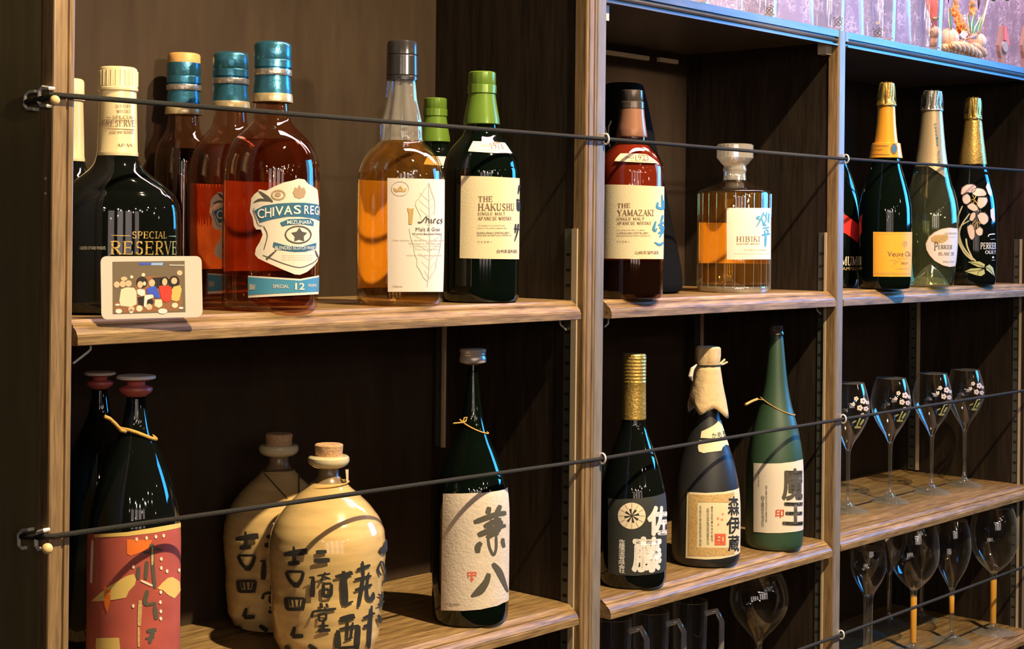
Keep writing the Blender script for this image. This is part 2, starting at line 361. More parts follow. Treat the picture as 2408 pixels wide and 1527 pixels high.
# ------------------------------------------------------------------ flat shapes laid on a surface
TXT = {}
BOLD = [0.0]
def text_polys(s, bold=0.0):
    """triangles of a word in the built-in font, normalised to its own box"""
    key = (s, bold); BOLD[0] = bold if len(s) == 1 and ord(s) > 12000 else 0.0
    if key not in TXT:
        cu = bpy.data.curves.new('t', 'FONT'); cu.body = s; cu.resolution_u = 3; cu.offset = 0.0 if BOLD[0] else bold * .8; cu.fill_mode = 'FRONT' if hasattr(cu, 'fill_mode') else cu.fill_mode
        o = bpy.data.objects.new('t', cu); COL.objects.link(o)
        bpy.context.view_layer.update()
        me = bpy.data.meshes.new_from_object(o.evaluated_get(bpy.context.evaluated_depsgraph_get()))
        vs = [(v.co.x, v.co.y) for v in me.vertices]; fs = [tuple(p.vertices) for p in me.polygons]
        bpy.data.objects.remove(o); bpy.data.curves.remove(cu); bpy.data.meshes.remove(me)
        x0 = min(v[0] for v in vs); x1 = max(v[0] for v in vs); y0 = min(v[1] for v in vs); y1 = max(v[1] for v in vs)
        n = len(vs); k = BOLD[0]                          # heavier brush: the same glyph laid down a few times, slightly shifted
        sh = [(0, 0)] + ([(k * math.cos(a), k * math.sin(a)) for a in [2 * PI * i / 8 for i in range(8)]] if k else [])
        x0, x1, y0, y1 = x0 - k, x1 + k, y0 - k, y1 + k
        TXT[key] = ([((x + dx - x0) / (x1 - x0), (y + dy - y0) / (y1 - y0)) for dx, dy in sh for x, y in vs], [tuple(i + n * j for i in f) for j in range(len(sh)) for f in fs])
    return TXT[key]
# a plain roman capital alphabet with serifs: strokes (x0,y0,x1,y1,weight) in a unit box, k = thick, t = thin
K_, T_ = 0.15, 0.06
def arc(cx, cy, rx, ry, a0, a1, w0, w1=None, n=10):
    w1 = w1 if w1 is not None else w0
    P = [(cx + rx * math.cos(math.radians(a0 + (a1 - a0) * i / n)), cy + ry * math.sin(math.radians(a0 + (a1 - a0) * i / n))) for i in range(n + 1)]
    return [(P[i][0], P[i][1], P[i + 1][0], P[i + 1][1], w0 + (w1 - w0) * abs(math.cos(math.radians(a0 + (a1 - a0) * (i + .5) / n)))) for i in range(n)]
def srf(x, y, w=0.16): return [(x - w, y, x + w, y, T_)]
SER = {
 'A': [(0.1, 0, .5, 1, T_), (.5, 1, .9, 0, K_), (.27, .36, .72, .36, T_)] + srf(.1, .02, .12) + srf(.9, .02, .12),
 'B': [(.2, 0, .2, 1, K_)] + srf(.2, .02) + srf(.2, .98) + [(.2, 1, .5, 1, T_), (.2, .52, .5, .52, T_), (.2, 0, .5, 0, T_)] + arc(.5, .76, .28, .23, -90, 90, T_, K_) + arc(.52, .26, .33, .26, -90, 90, T_, K_),
 'C': arc(.52, .5, .42, .5, 50, 310, T_, K_, 16) + [(.8, .72, .8, .98, T_)],
 'D': [(.2, 0, .2, 1, K_)] + srf(.2, .02) + srf(.2, .98) + [(.2, 1, .45, 1, T_), (.2, 0, .45, 0, T_)] + arc(.45, .5, .45, .5, -90, 90, T_, K_, 14),
 'E': [(.2, 0, .2, 1, K_)] + srf(.2, .02) + srf(.2, .98) + [(.2, .98, .82, .98, T_), (.2, .52, .68, .52, T_), (.2, .02, .86, .02, T_), (.82, .98, .82, .78, T_), (.86, .02, .86, .24, T_), (.68, .42, .68, .62, T_)],
 'H': [(.2, 0, .2, 1, K_), (.8, 0, .8, 1, K_), (.2, .52, .8, .52, T_)] + srf(.2, .02) + srf(.2, .98) + srf(.8, .02) + srf(.8, .98),
 'I': [(.5, 0, .5, 1, K_)] + srf(.5, .02, .3) + srf(.5, .98, .3),
 'K': [(.2, 0, .2, 1, K_), (.25, .45, .82, 1, T_), (.4, .6, .9, 0, K_)] + srf(.2, .02) + srf(.2, .98) + srf(.82, .98, .13) + srf(.88, .02, .12),
 'L': [(.25, 0, .25, 1, K_), (.25, .02, .85, .02, T_), (.85, .02, .85, .26, T_)] + srf(.25, .02) + srf(.25, .98),
 'M': [(.15, 0, .15, 1, T_), (.15, 1, .5, .1, K_), (.5, .1, .85, 1, T_), (.85, 0, .85, 1, K_)] + srf(.15, .02, .12) + srf(.85, .02, .13) + srf(.1, .98, .08) + srf(.9, .98, .08),
 'N': [(.18, 0, .18, 1, T_), (.18, 1, .82, 0, K_), (.82, 0, .82, 1, T_)] + srf(.18, .02, .13) + srf(.14, .98, .1) + srf(.82, .98, .13),
 'P': [(.22, 0, .22, 1, K_)] + srf(.22, .02) + srf(.22, .98) + [(.22, 1, .5, 1, T_), (.22, .46, .5, .46, T_)] + arc(.5, .73, .32, .27, -90, 90, T_, K_),
 'R': [(.2, 0, .2, 1, K_)] + srf(.2, .02) + srf(.2, .98) + [(.2, 1, .48, 1, T_), (.2, .5, .48, .5, T_)] + arc(.48, .75, .3, .25, -90, 90, T_, K_) + [(.45, .5, .88, 0, K_)] + srf(.9, .02, .08),
 'S': arc(.5, .75, .28, .23, 20, 270, T_, K_, 12) + arc(.5, .26, .3, .26, 90, -160, T_, K_, 12) + [(.77, .82, .77, .98, T_), (.2, .18, .2, .02, T_)],
 'T': [(.5, 0, .5, 1, K_), (.1, .97, .9, .97, T_), (.1, .97, .1, .75, T_), (.9, .97, .9, .75, T_)] + srf(.5, .02),
 'U': [(.2, .3, .2, 1, K_), (.8, .3, .8, 1, T_)] + arc(.5, .3, .3, .3, 180, 360, T_, K_) + srf(.2, .98) + srf(.8, .98, .13),
 'V': [(.1, 1, .5, 0, K_), (.5, 0, .9, 1, T_)] + srf(.1, .98, .13) + srf(.9, .98, .11),
 'W': [(.05, 1, .3, 0, K_), (.3, 0, .5, .9, T_), (.5, .9, .72, 0, K_), (.72, 0, .95, 1, T_)] + srf(.05, .98, .1) + srf(.95, .98, .1),
 'Y': [(.1, 1, .5, .48, K_), (.9, 1, .5, .48, T_), (.5, 0, .5, .5, K_)] + srf(.5, .02) + srf(.12, .98, .13) + srf(.88, .98, .12),
 'Z': [(.15, .97, .85, .97, T_), (.85, .97, .12, .03, K_), (.12, .03, .88, .03, T_), (.15, .97, .15, .78, T_), (.88, .03, .88, .24, T_)],
 ' ': [],
}
SER['F'] = [q for q in SER['E'] if not (q[1] == .02 and q[0] == .2 and q[2] == .86) and q[0] != .86]
SER['G'] = SER['C'] + [(.82, .0, .82, .42, K_), (.66, .44, .95, .44, T_)]
SER['O'] = arc(.5, .5, .42, .5, 0, 360, T_, K_, 20)
ADV = {'I': .55, ' ': .5, 'M': 1.2, 'W': 1.3, 'E': .95, 'L': .92, 'P': .92, 'S': .85}
def serif_polys(s, heavy=1.0):
    vs, fs = [], []; x = 0.0
    for ch in s:
        a = ADV.get(ch, 1.0)
        for (x0, y0, x1, y1, w) in SER.get(ch, []):
            wx = w * heavy; dx, dy = x1 - x0, y1 - y0; l = math.hypot(dx, dy) or 1; nx, ny = -dy / l * wx / 2, dx / l * wx / 2; ex, ey = dx / l * .015, dy / l * .015
            n = len(vs)
            sx = a if ch not in 'I' else .8
            off = x if ch != 'I' else x - .12
            vs += [(off + (x0 - ex + nx) * sx, y0 - ey + ny), (off + (x0 - ex - nx) * sx, y0 - ey - ny), (off + (x1 + ex - nx) * sx, y1 + ey - ny), (off + (x1 + ex + nx) * sx, y1 + ey + ny)]
            fs.append((n, n + 1, n + 2, n + 3))
        x += a + .06
    X0 = min(v[0] for v in vs); X1 = max(v[0] for v in vs)
    return [((a - X0) / (X1 - X0), min(1.05, max(-.05, b))) for a, b in vs], fs
def poly_mesh(pts):
    t = tessellate_polygon([[Vector((p[0], p[1], 0)) for p in pts]])
    return list(pts), [tuple(q) for q in t]
def merge2(parts):
    V, Q = [], []
    for v, q in parts:
        n = len(V); V += list(v); Q += [tuple(n + i for i in f) for f in q]
    return V, Q
def cut_grid(V, Q, step):
    """slice a flat mesh by vertical and horizontal lines so that it can follow a curved surface"""
    bm = bmesh.new(); vv = [bm.verts.new((a, b, 0)) for a, b in V]
    for f in Q:
        try:
            if len(set(f)) > 2: bm.faces.new([vv[i] for i in f])
        except ValueError: pass
    for ax in (0, 1):
        lo = min(v[ax] for v in V); hi = max(v[ax] for v in V)
        st = step if ax == 0 else step * 1.6
        k = math.ceil(lo / st)
        while k * st < hi:
            co = [0, 0, 0]; no = [0, 0, 0]; co[ax] = k * st; no[ax] = 1
            bmesh.ops.bisect_plane(bm, geom=bm.verts[:] + bm.edges[:] + bm.faces[:], dist=1e-7, plane_co=co, plane_no=no); k += 1
    bm.verts.index_update()
    V2 = [(v.co.x, v.co.y) for v in bm.verts]; Q2 = [tuple(v.index for v in f.verts) for f in bm.faces]
    bm.free(); return V2, Q2
PLACES = []
class Round:
    """an upright turned thing: bottle, jar or glass, standing at (x, y) on height z0"""
    def __init__(s, name, label, cat, u, v, z0, ref_hw, group=None, dz=0.0, Y=None):
        if Y is None:
            P = onz(u, v, z0); h = Vector((P.x - CAMX, P.y - CAMY)); d = h.length
            dep = depth(P); r = ref_hw * dep / F * (1 + ref_hw / F)
            h = h.normalized(); c = Vector((P.x + h.x * r, P.y + h.y * r))
        else:
            P = at(u, v, Y); c = Vector((P.x, P.y))
        s.x, s.y, s.z0 = c.x, c.y, z0
        s.C = Vector((c.x, c.y, z0)); s.d = depth(s.C)
        tc = Vector((CAMX - c.x, CAMY - c.y)).normalized(); s.tc = tc; s.rt = Vector((-tc.y, tc.x)) * 1
        if s.rt.x * math.cos(YAW) - s.rt.y * math.sin(YAW) < 0: s.rt = -s.rt
        s.root = thing(name, label, cat, s.C, group)
        s.prof = []
        PLACES.append((name, round(s.x, 3), round(s.y, 3), round(ref_hw * s.d / F, 3), round(s.d, 2)))
    def rad(s, hw): return hw * s.d / F
    def z(s, v): return zat(v, s.C) - s.z0
    def conv(s, prof):
        return [(s.rad(hw), s.z(v)) for v, hw in prof]
    def part(s, name, prof, m, smooth=True, sub=0, mod=None, seg=64, parent=None, lo=True, hi=True, rz=False, label=None, deg=35):
        """prof top to bottom in (v, hw) or bottom to top in metres when rz"""
        p = prof if rz else s.conv(prof)[::-1]
        p = [(max(r, 1e-4), max(z, 3e-4)) for r, z in p]
        V, Q = lathe_mesh(p, seg, mod=mod, lo=lo, hi=hi)
        o = obj(name, V, Q, m, parent or s.root, label=label)
        if smooth: autosmooth(o, deg)
        return o
    def body(s, prof, m, name='glass_body', sub=4, round_=0.004, seg=72, keep=True, label=None, closed=True):
        """outline top to bottom; the last entry is the lower rim, closed onto the shelf with a rounded heel"""
        p = smooth_prof(s.conv(prof), sub)
        r0 = p[-1][0]
        heel = [(r0, round_ * 1.0), (r0 - round_ * .3, round_ * .35), (r0 - round_, 0.0003)]
        p = [q for q in p if q[1] > round_ * 1.2] + heel
        s.prof = p[::-1]
        return s.part(name, s.prof, m, rz=True, seg=seg, label=label, hi=closed)
    def R(s, z):
        p = s.prof
        if z <= p[0][1]: return p[0][0]
        for i in range(len(p) - 1):
            if p[i][1] <= z <= p[i + 1][1]:
                t = (z - p[i][1]) / max(1e-9, p[i + 1][1] - p[i][1]); return p[i][0] + (p[i + 1][0] - p[i][0]) * t
        return p[-1][0]
    def sz(s, u, v):
        """photograph pixel -> (angle, height) on the surface"""
        z = s.z(v); th = 0
        for _ in range(4):
            R = s.R(z); ua = pix(Vector((s.x, s.y, s.z0 + z)))[0]
            k = (u - ua) / (R * F / s.d); k = max(-.985, min(.985, k)); th = math.asin(k)
            P = Vector((s.x + R * (math.cos(th) * s.tc.x + math.sin(th) * s.rt.x), s.y + R * (math.cos(th) * s.tc.y + math.sin(th) * s.rt.y)))
            z = zat(v, P) - s.z0
        return th, z
    def surf(s, th, z, e):
        R = s.R(z) + e
        return (R * (math.cos(th) * s.tc.x + math.sin(th) * s.rt.x), R * (math.cos(th) * s.tc.y + math.sin(th) * s.rt.y), z)
    def lay(s, name, V, Q, m, e, parent=None, step=0.10, label=None):
        """V in (angle, z)"""
        R = max(q[0] for q in s.prof)
        V2, Q2 = cut_grid([(a * R, b) for a, b in V], Q, step * R)
        return obj(name, [s.surf(a / R, b, e) for a, b in V2], Q2, m, parent or s.root, smooth=True, label=label)
    def poly(s, name, polys, m, e=0.0005, parent=None, px=True, dens=True, label=None, step=0.10):
        out = []
        for P in polys:
            if dens:
                D = []
                for i in range(len(P)):
                    a, b = P[i], P[(i + 1) % len(P)]; n = max(1, int(math.hypot(b[0] - a[0], b[1] - a[1]) / 12))
                    D += [(a[0] + (b[0] - a[0]) * k / n, a[1] + (b[1] - a[1]) * k / n) for k in range(n)]
                P = D
            Z = [s.sz(*q) for q in P] if px else P
            out.append(poly_mesh(Z))
        V, Q = merge2(out)
        return s.lay(name, V, Q, m, e, parent, label=label, step=step)
    def band(s, name, th0, th1, v0, v1, m, e=0.0004, parent=None, label=None):
        """paper wrapped round the body between two angles (degrees from the viewer's side)"""
        z0, z1 = s.z(v1), s.z(v0); n = 36
        a = [math.radians(th0 + (th1 - th0) * i / n) for i in range(n + 1)]; nz = 8
        V = [s.surf(t, z0 + (z1 - z0) * j / nz, e) for j in range(nz + 1) for t in a]
        Q = [(j * (n + 1) + i, j * (n + 1) + i + 1, (j + 1) * (n + 1) + i + 1, (j + 1) * (n + 1) + i) for j in range(nz) for i in range(n)]
        return obj(name, V, Q, m, parent or s.root, smooth=True, label=label)
    def text(s, word, box, m, e=0.0008, parent=None, font='plain', heavy=1.0, name='lettering'):
        """word fitted into the pixel box (u0,v0,u1,v1)"""
        V, Q = serif_polys(word, heavy) if font == 'serif' else text_polys(word, 0.0 if heavy == 1.0 else (heavy - 1) * .028)
        u0, v0, u1, v1 = box
        a0, zb0 = s.sz(u0, v1); a1, zb1 = s.sz(u1, v1); _, zt0 = s.sz(u0, v0); _, zt1 = s.sz(u1, v0)
        W = [(a0 + (a1 - a0) * x, (zb0 + (zb1 - zb0) * x) * (1 - y) + (zt0 + (zt1 - zt0) * x) * y) for x, y in V]
        return s.lay(name, W, Q, m, e, parent)
    def column(s, word, u, v0, v1, wpx, m, e=0.0008, parent=None, name='lettering', heavy=1.0, slant=0):
        """characters stacked down a column"""
        n = len(word); h = (v1 - v0) / n; out = []
        for i, ch in enumerate(word):
            V, Q = text_polys(ch, (heavy - 1) * .028)
            uu = u + slant * i / max(1, n - 1)
            a0, z0 = s.sz(uu - wpx / 2, v0 + h * (i + .95)); a1, z1 = s.sz(uu + wpx / 2, v0 + h * (i + .05))
            out.append(([(a0 + (a1 - a0) * x, z0 + (z1 - z0) * y) for x, y in V], Q))
        V, Q = merge2(out); return s.lay(name, V, Q, m, e, parent)
    def brush(s, strokes, m, org=(0, 0), sc=1.0, e=0.0009, parent=None, name='lettering', tr=None, bold=1):
        """brush strokes [(x,y),(x,y)...,w] given in the pixels of a crop with origin org and scale sc"""
        out = []; ppm = F / s.d
        for st in strokes:
            pts = st[:-1]; w0 = st[-1]; ws = w0 if isinstance(w0, (tuple, list)) else [w0] * len(pts)
            if bold != 1: ws = [q * bold for q in ws]
            P = []
            for i in range(len(pts) - 1):
                n = 4
                for k in range(n): P.append((pts[i][0] + (pts[i + 1][0] - pts[i][0]) * k / n, pts[i][1] + (pts[i + 1][1] - pts[i][1]) * k / n, ws[i] + (ws[i + 1] - ws[i]) * k / n))
            P.append((*pts[-1], ws[-1]))
            for it in range(2):
                P = [P[0]] + [tuple((P[i - 1][j] + 2 * P[i][j] + P[i + 1][j]) / 4 for j in range(3)) for i in range(1, len(P) - 1)] + [P[-1]]
            L, Rr = [], []
            for i, (x, y, w_) in enumerate(P):
                a = P[max(0, i - 1)]; b = P[min(len(P) - 1, i + 1)]; dx, dy = b[0] - a[0], b[1] - a[1]; l = math.hypot(dx, dy) or 1
                w_ = w_ * (0.75 if i in (0, len(P) - 1) else 1)
                L.append((x - dy / l * w_ / 2, y + dx / l * w_ / 2)); Rr.append((x + dy / l * w_ / 2, y - dx / l * w_ / 2))
            x, y, w_ = P[0]; c0 = (x - (P[1][0] - x) * .0, y); ring = L + Rr[::-1]
            conv = []
            for (x, y) in ring:
                u, v = org[0] + x / sc, org[1] + y / sc
                if tr: u, v = tr(u, v)
                conv.append(s.sz(u, v))
            n = len(L); out.append((conv, [(i, i + 1, 2 * n - 2 - i, 2 * n - 1 - i) for i in range(n - 1)]))
        V, Q = merge2(out); return s.lay(name, V, Q, m, e, parent)
def ell(cx, cy, rx, ry, n=24): return [(cx + rx * math.cos(2 * PI * i / n), cy + ry * math.sin(2 * PI * i / n)) for i in range(n)]
def ring_poly(cx, cy, rx, ry, w, n=32):
    o = ell(cx, cy, rx, ry, n); i = ell(cx, cy, rx - w, ry - w, n)
    return [[o[k], o[(k + 1) % n], i[(k + 1) % n], i[k]] for k in range(n)]
def T(org, sc, P): return [(org[0] + x / sc, org[1] + y / sc) for x, y in P]
# ================================================================== STRUCTURE
def onx(u, v, X):
    r = ray(u, v); return CAM + r * ((X - CAMX) / r.x)
SA, SB2, SB3, SLOW, TOP = 1.5135, 1.111, 1.116, 0.833, 1.9325   # heights of the surfaces things stand on
def struct(name, V, Q, m, kind='structure'):
    return obj(name, V, Q, m, kind=kind)
struct('floor', *boxes((-3.5, 3.6, -5.0, 0.6, -0.05, 0.0)), 'wood_dark_side')
ww = struct('wall_back', *boxes((-0.9, 3.0, 0.32, 0.36, 0.0, 3.0)), 'patterned_wall_paper')
j = at(2318, 60, 0.318)
obj('wall_joint', *boxes((j.x - 0.0012, j.x + 0.0012, 0.3185, 0.3205, 1.93, 3.0)), 'pale_brown_ink', parent=ww)

def post(name, x0, x1, z0, z1, m, parent, label=None, grooves=()):
    """front edge of an upright, moulded: rounded arrises and shallow grooves"""
    r = 0.0022; d = 0.0195
    pts = [(x0, d), (x0, r), (x0 + r * .3, r * .3), (x0 + r, 0)]
    for g in grooves: pts += [(g - .0016, 0), (g - .0008, .0022), (g + .0008, .0022), (g + .0016, 0)]
    pts += [(x1 - r, 0), (x1 - r * .3, r * .3), (x1, r), (x1, d)]
    n = len(pts); V = [(x, y, z0) for x, y in pts] + [(x, y, z1) for x, y in pts]
    Q = [(i, (i + 1) % n, n + (i + 1) % n, n + i) for i in range(n)] + [tuple(range(n))[::-1], tuple(range(n, 2 * n))]
    return obj(name, V, Q, m, parent, label=label)
NOSE = [(0.020, 0), (0.0155, 0), (0.013, -.0026), (0.010, -.0042), (0.0085, -.0046), (0.0085, -.0066), (0.006, -.0078), (0.003, -.0104), (0.0012, -.0136), (0.0012, -.0150), (0, -.0154), (0, -.0235), (0.001, -.0242), (0.020, -.0242)]
def shelf(x0, x1, zt, parent, back, l=0.003, r=0.006, label=None):
    V, Q = boxes((x0, x1, 0.020, back, zt - .0225, zt))
    o = obj('shelf', V, Q, 'wood_shelf', parent, label=label)
    V, Q = extrude_x([(y, zt + z) for y, z in NOSE], x0 + l, x1 - r)
    obj('moulded_edge', V, Q, 'wood_shelf', o)
    return o
def strip(side, y0, y1, f0, f1, z0, z1, parent, slots=True):
    """perforated shelf rail on the inner face of an upright at x = side, with its bright folded edge"""
    o = obj('shelf_rail', *boxes((side - .0016, side, y0, y1, z0, z1)), 'rail_metal', parent)
    obj('rail_edge', *boxes((side - .0045, side, f0, f1, z0, z1)), 'rail_edge', o)
    if slots:
        z = z1 - .034; bs = []
        ym = (y0 + y1) / 2 + .0005
        while z > z0: bs.append((side - .0022, side - .0012, ym - .0035, ym + .0035, z - .0018, z + .0018)); z -= .0204
        obj('slot', *boxes(*bs), 'slot_black', o, kind='stuff')
    return o
# --- left cabinet
ca = thing('liquor_cabinet', 'tall dark stained shelf cabinet at the left holding the whisky bottles and stoneware jars', 'cabinet', (0, 0, 0))
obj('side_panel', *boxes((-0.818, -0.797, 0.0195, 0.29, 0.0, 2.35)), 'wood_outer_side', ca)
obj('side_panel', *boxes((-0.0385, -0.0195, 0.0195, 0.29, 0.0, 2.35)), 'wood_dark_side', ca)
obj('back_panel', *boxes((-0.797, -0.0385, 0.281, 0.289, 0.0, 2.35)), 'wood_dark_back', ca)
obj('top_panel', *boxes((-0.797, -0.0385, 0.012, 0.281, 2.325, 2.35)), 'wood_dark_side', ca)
post('front_post', -0.8185, -0.7955, 0.0, 2.35, 'wood_post', ca, grooves=(-0.8035,))
post('front_post', -0.0405, -0.0188, 0.0, 2.35, 'wood_post', ca, grooves=(-0.0355, -0.0245))
shelf(-0.7968, -0.0395, SA, ca, 0.281, l=0.007, r=0.007)
shelf(-0.7968, -0.0395, SB3, ca, 0.281, l=0.007, r=0.005)
shelf(-0.7968, -0.0395, 0.70, ca, 0.281)
zt = onx(1348, 538, -0.04).z
strip(-0.0385, 0.0205, 0.035, 0.0115, 0.0205, 0.3, zt, ca, True)
strip(-0.0385, 0.2580, 0.272, 0.2530, 0.2580, 1.297, 1.488, ca, False)
# --- right cabinet, two bays
cb = thing('glass_and_bottle_cabinet', 'lower dark stained cabinet right of the centre post, glasses on its top', 'cabinet', (0, 0, 0))
obj('side_panel', *boxes((-0.0178, -0.0005, 0.0195, 0.31, 0.0, 1.92)), 'wood_dark_side', cb)
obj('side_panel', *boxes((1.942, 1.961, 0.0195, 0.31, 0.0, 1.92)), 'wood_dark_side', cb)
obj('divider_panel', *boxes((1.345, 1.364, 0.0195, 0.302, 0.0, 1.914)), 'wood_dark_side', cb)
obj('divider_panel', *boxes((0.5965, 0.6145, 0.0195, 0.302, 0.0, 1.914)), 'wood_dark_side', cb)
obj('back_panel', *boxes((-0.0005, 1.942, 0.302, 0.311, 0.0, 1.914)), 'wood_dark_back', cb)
post('front_post', -0.0180, 0.0003, 0.0, 1.9325, 'wood_grey_edge', cb, label='grey weathered post edge beside the brown post')
post('front_post', 0.5950, 0.6150, 0.0, 1.9325, 'wood_grey_edge', cb)
obj('side_lipping', *boxes((0.5942, 0.5951, 0.0030, 0.0190, 0.0, 1.907)), 'wood_post', cb)
post('front_post', 1.3440, 1.3650, 0.0, 1.9325, 'wood_grey_edge', cb)
post('front_post', 1.9410, 1.9620, 0.0, 1.9325, 'wood_grey_edge', cb)
obj('corner_block', *boxes((0.6150, 0.6235, 0.0005, 0.012, 1.9165, 1.9322)), 'wood_grey_edge', cb)
tp = obj('top_panel', *boxes((-0.018, 1.961, 0.012, 0.311, 1.914, 1.9325)), 'wood_top_rail', cb)
RAIL = [(0.014, 1.9323), (0.001, 1.9323), (0.001, 1.9215), (0.0055, 1.9210), (0.0055, 1.9200), (0.003, 1.9192), (0.002, 1.9170), (0.003, 1.9148), (0.007, 1.9135), (0.007, 1.9108), (0.0015, 1.9103), (0.0015, 1.9078), (0.014, 1.9078)]
for x0, x1 in ((0.0006, 0.5945), (0.6240, 1.3435), (1.3655, 1.9405)):
    obj('moulded_top_rail', *extrude_x(RAIL, x0, x1), 'wood_top_rail', cb)
shelf(0.0, 0.596, SA - .001, cb, 0.302, l=0.017, r=0.003)
shelf(0.0, 0.596, SB2, cb, 0.302, l=0.022, r=0.006)
shelf(0.0, 0.596, SLOW, cb, 0.302)
shelf(0.615, 1.345, SA - .001, cb, 0.302, l=0.002, r=0.004)
shelf(0.615, 1.345, SB3, cb, 0.302, l=0.002, r=0.004)
shelf(0.615, 1.345, SLOW, cb, 0.302, l=0.002, r=0.004)
for z_ in (SA - .001, SB3, SLOW): shelf(1.364, 1.942, z_, cb, 0.302)
zt = onx(1942, 547, 0.5965).z
strip(0.5965, 0.0225, 0.035, 0.0190, 0.0225, 0.3, zt, cb)
strip(1.345, 0.0300, 0.043, 0.0265, 0.0300, 0.3, 1.60, cb)
strip(0.5965, 0.2640, 0.278, 0.2600, 0.2640, 1.14, 1.487, cb, False)
strip(1.345, 0.2500, 0.268, 0.2440, 0.2500, 1.12, 1.487, cb)
# small fittings
obj('light_block', *boxes((0.0010, 0.0205, 0.0125, 0.030, 1.8860, 1.9065)), 'light_block', cb, label='pale corner block')
b_ = at(1962, 117, 0.020)
obj('light_block', *boxes((0.578, 0.5950, 0.014, 0.030, b_.z - .0105, b_.z + .0125)), 'light_block', cb, label='pale corner block')
for (ua, ub, v) in ((1422, 1524, (119, 144)), (1549, 1592, (139, 150))):
    a = at(ua, v[0], 0.298); b = at(ub, v[1] - 3, 0.298)
    z = (a.z + b.z) / 2
    obj('back_strip', *boxes((a.x, b.x, 0.295, 0.302, z - .0035, z + .0035)), 'pale_strip', cb)  # thin pale strips high on the back panel
def clip(pts, Y, parent):
    P = [at(u, v, Y) for u, v in pts]
    obj('shelf_clip', *tube_mesh(P, .0012, 6), 'wire_grey', parent)
clip([(214, 806), (213, 822), (207, 828), (172, 855)], 0.020, ca)
clip([(1316, 750), (1318, 764), (1346, 790)], 0.030, ca)
clip([(1431, 750), (1430, 762), (1422, 769)], 0.020, cb)
clip([(1920, 722), (1922, 731), (1940, 748)], 0.030, cb)
s_ = onx(1926, 120, 0.590)
obj('screw', *lathe_mesh([(.0005, -.002), (.0024, 0), (.0012, .0014)], 10, s_.x, s_.y), 'screw_metal', cb).location.z = s_.z
for v in (420, 455):
    p = onx(107, v, -0.8185); obj('nail_head', *boxes((p.x - .0008, p.x + .0004, p.y - .0012, p.y + .0012, p.z - .0012, p.z + .0012)), 'wire_grey', ca)
# staples and bead pins that hold the cords on the outer left side
def on_side(pts, r, m, name):
    P = [onx(u, v, -0.8225) for u, v in pts]
    P = [Vector((-0.818, P[0].y, P[0].z))] + P + [Vector((-0.818, P[-1].y, P[-1].z))]
    obj(name, *tube_mesh(P, r, 8), m, ca)
on_side([(84, 215), (68, 217), (60, 224), (58, 248), (64, 256), (80, 257)], .0017, 'wire_grey', 'staple')
on_side([(117, 208), (101, 205), (94, 213), (91, 240), (97, 248), (112, 249)], .0019, 'screw_metal', 'staple')
on_side([(68, 1246), (52, 1248), (44, 1258), (45, 1284), (52, 1290)], .0019, 'wire_grey', 'staple')
on_side([(105, 1248), (91, 1252), (85, 1262), (85, 1284), (90, 1292)], .0021, 'screw_metal', 'staple')
def ball(name, P, r, m, parent, n=16):
    pr = [(r * math.sin(PI * i / n) + 1e-5, -r * math.cos(PI * i / n)) for i in range(n + 1)]
    o = obj(name, *lathe_mesh(pr, 20), m, parent, smooth=True); o.location = P; return o
for (u, v, r) in ((129, 236, .0047), (111, 1291, .0052)):
    p = onx(u, v, -0.824); ball('bead_pin', p, r, 'bead_wood', ca)
# elastic cords
def cord(label, pts):
    o = obj('elastic_cord', *tube_mesh(pts, .0026, 10), 'cord_black'); autosmooth(o)
    o['label'] = label; o['category'] = 'cord'; o['group'] = 'elastic cords across the shelves'
YC = -0.0042
for (lab, side, zs) in (
    ('black elastic cord sloping across the necks of the upper shelf bottles', [(62, 240), (110, 229)], [(-0.8165, 1.7245), (-0.0060, 1.7262), (0.6130, 1.7264), (1.30, 1.7325), (1.5, 1.734)]),
    ('black elastic cord rising to the right across the jars and middle shelf bottles', [(50, 1262), (95, 1264)], [(-0.8165, 1.3140), (-0.0060, 1.3050), (0.6130, 1.3070), (1.30, 1.3068), (1.5, 1.307)]),
    ('black elastic cord across the lowest glasses with gold stems at bottom right', [(50, 2300), (95, 2300)], [(-0.8165, .9585), (-0.0060, .9585), (0.6150, .9590), (1.30, .9645), (1.5, .966)])):
    P = [onx(u, v, -0.8228) for u, v in side]
    if side[0][1] > 2000: P = [Vector((-0.8228, 0.03, .9585)), Vector((-0.8228, 0.012, .9585))]
    P.append(Vector((-0.8220, -0.0005, zs[0][1] + .0005)))
    P += [Vector((x, YC - (.0006 if i == 0 else 0), z)) for i, (x, z) in enumerate(zs)]
    cord(lab, P)
def eye(x, z, parent):
    pts = [Vector((x, YC + .0050 * math.sin(a), z + .0068 * math.cos(a))) for a in [PI * (0.2 + 1.75 * i / 14) for i in range(15)]]
    pts = [Vector((x, 0.004, z + .0045))] + pts[::-1]
    o = obj('screw_eye', *tube_mesh(pts, .0014, 8), 'screw_metal', parent, smooth=True)
for x, z, c in ((-0.0045, 1.7262, cb), (-0.0045, 1.305, cb), (0.6115, 1.7264, cb), (0.6115, 1.307, cb), (0.6125, .959, cb), (-0.0045, .9585, cb)): eye(x, z, c)
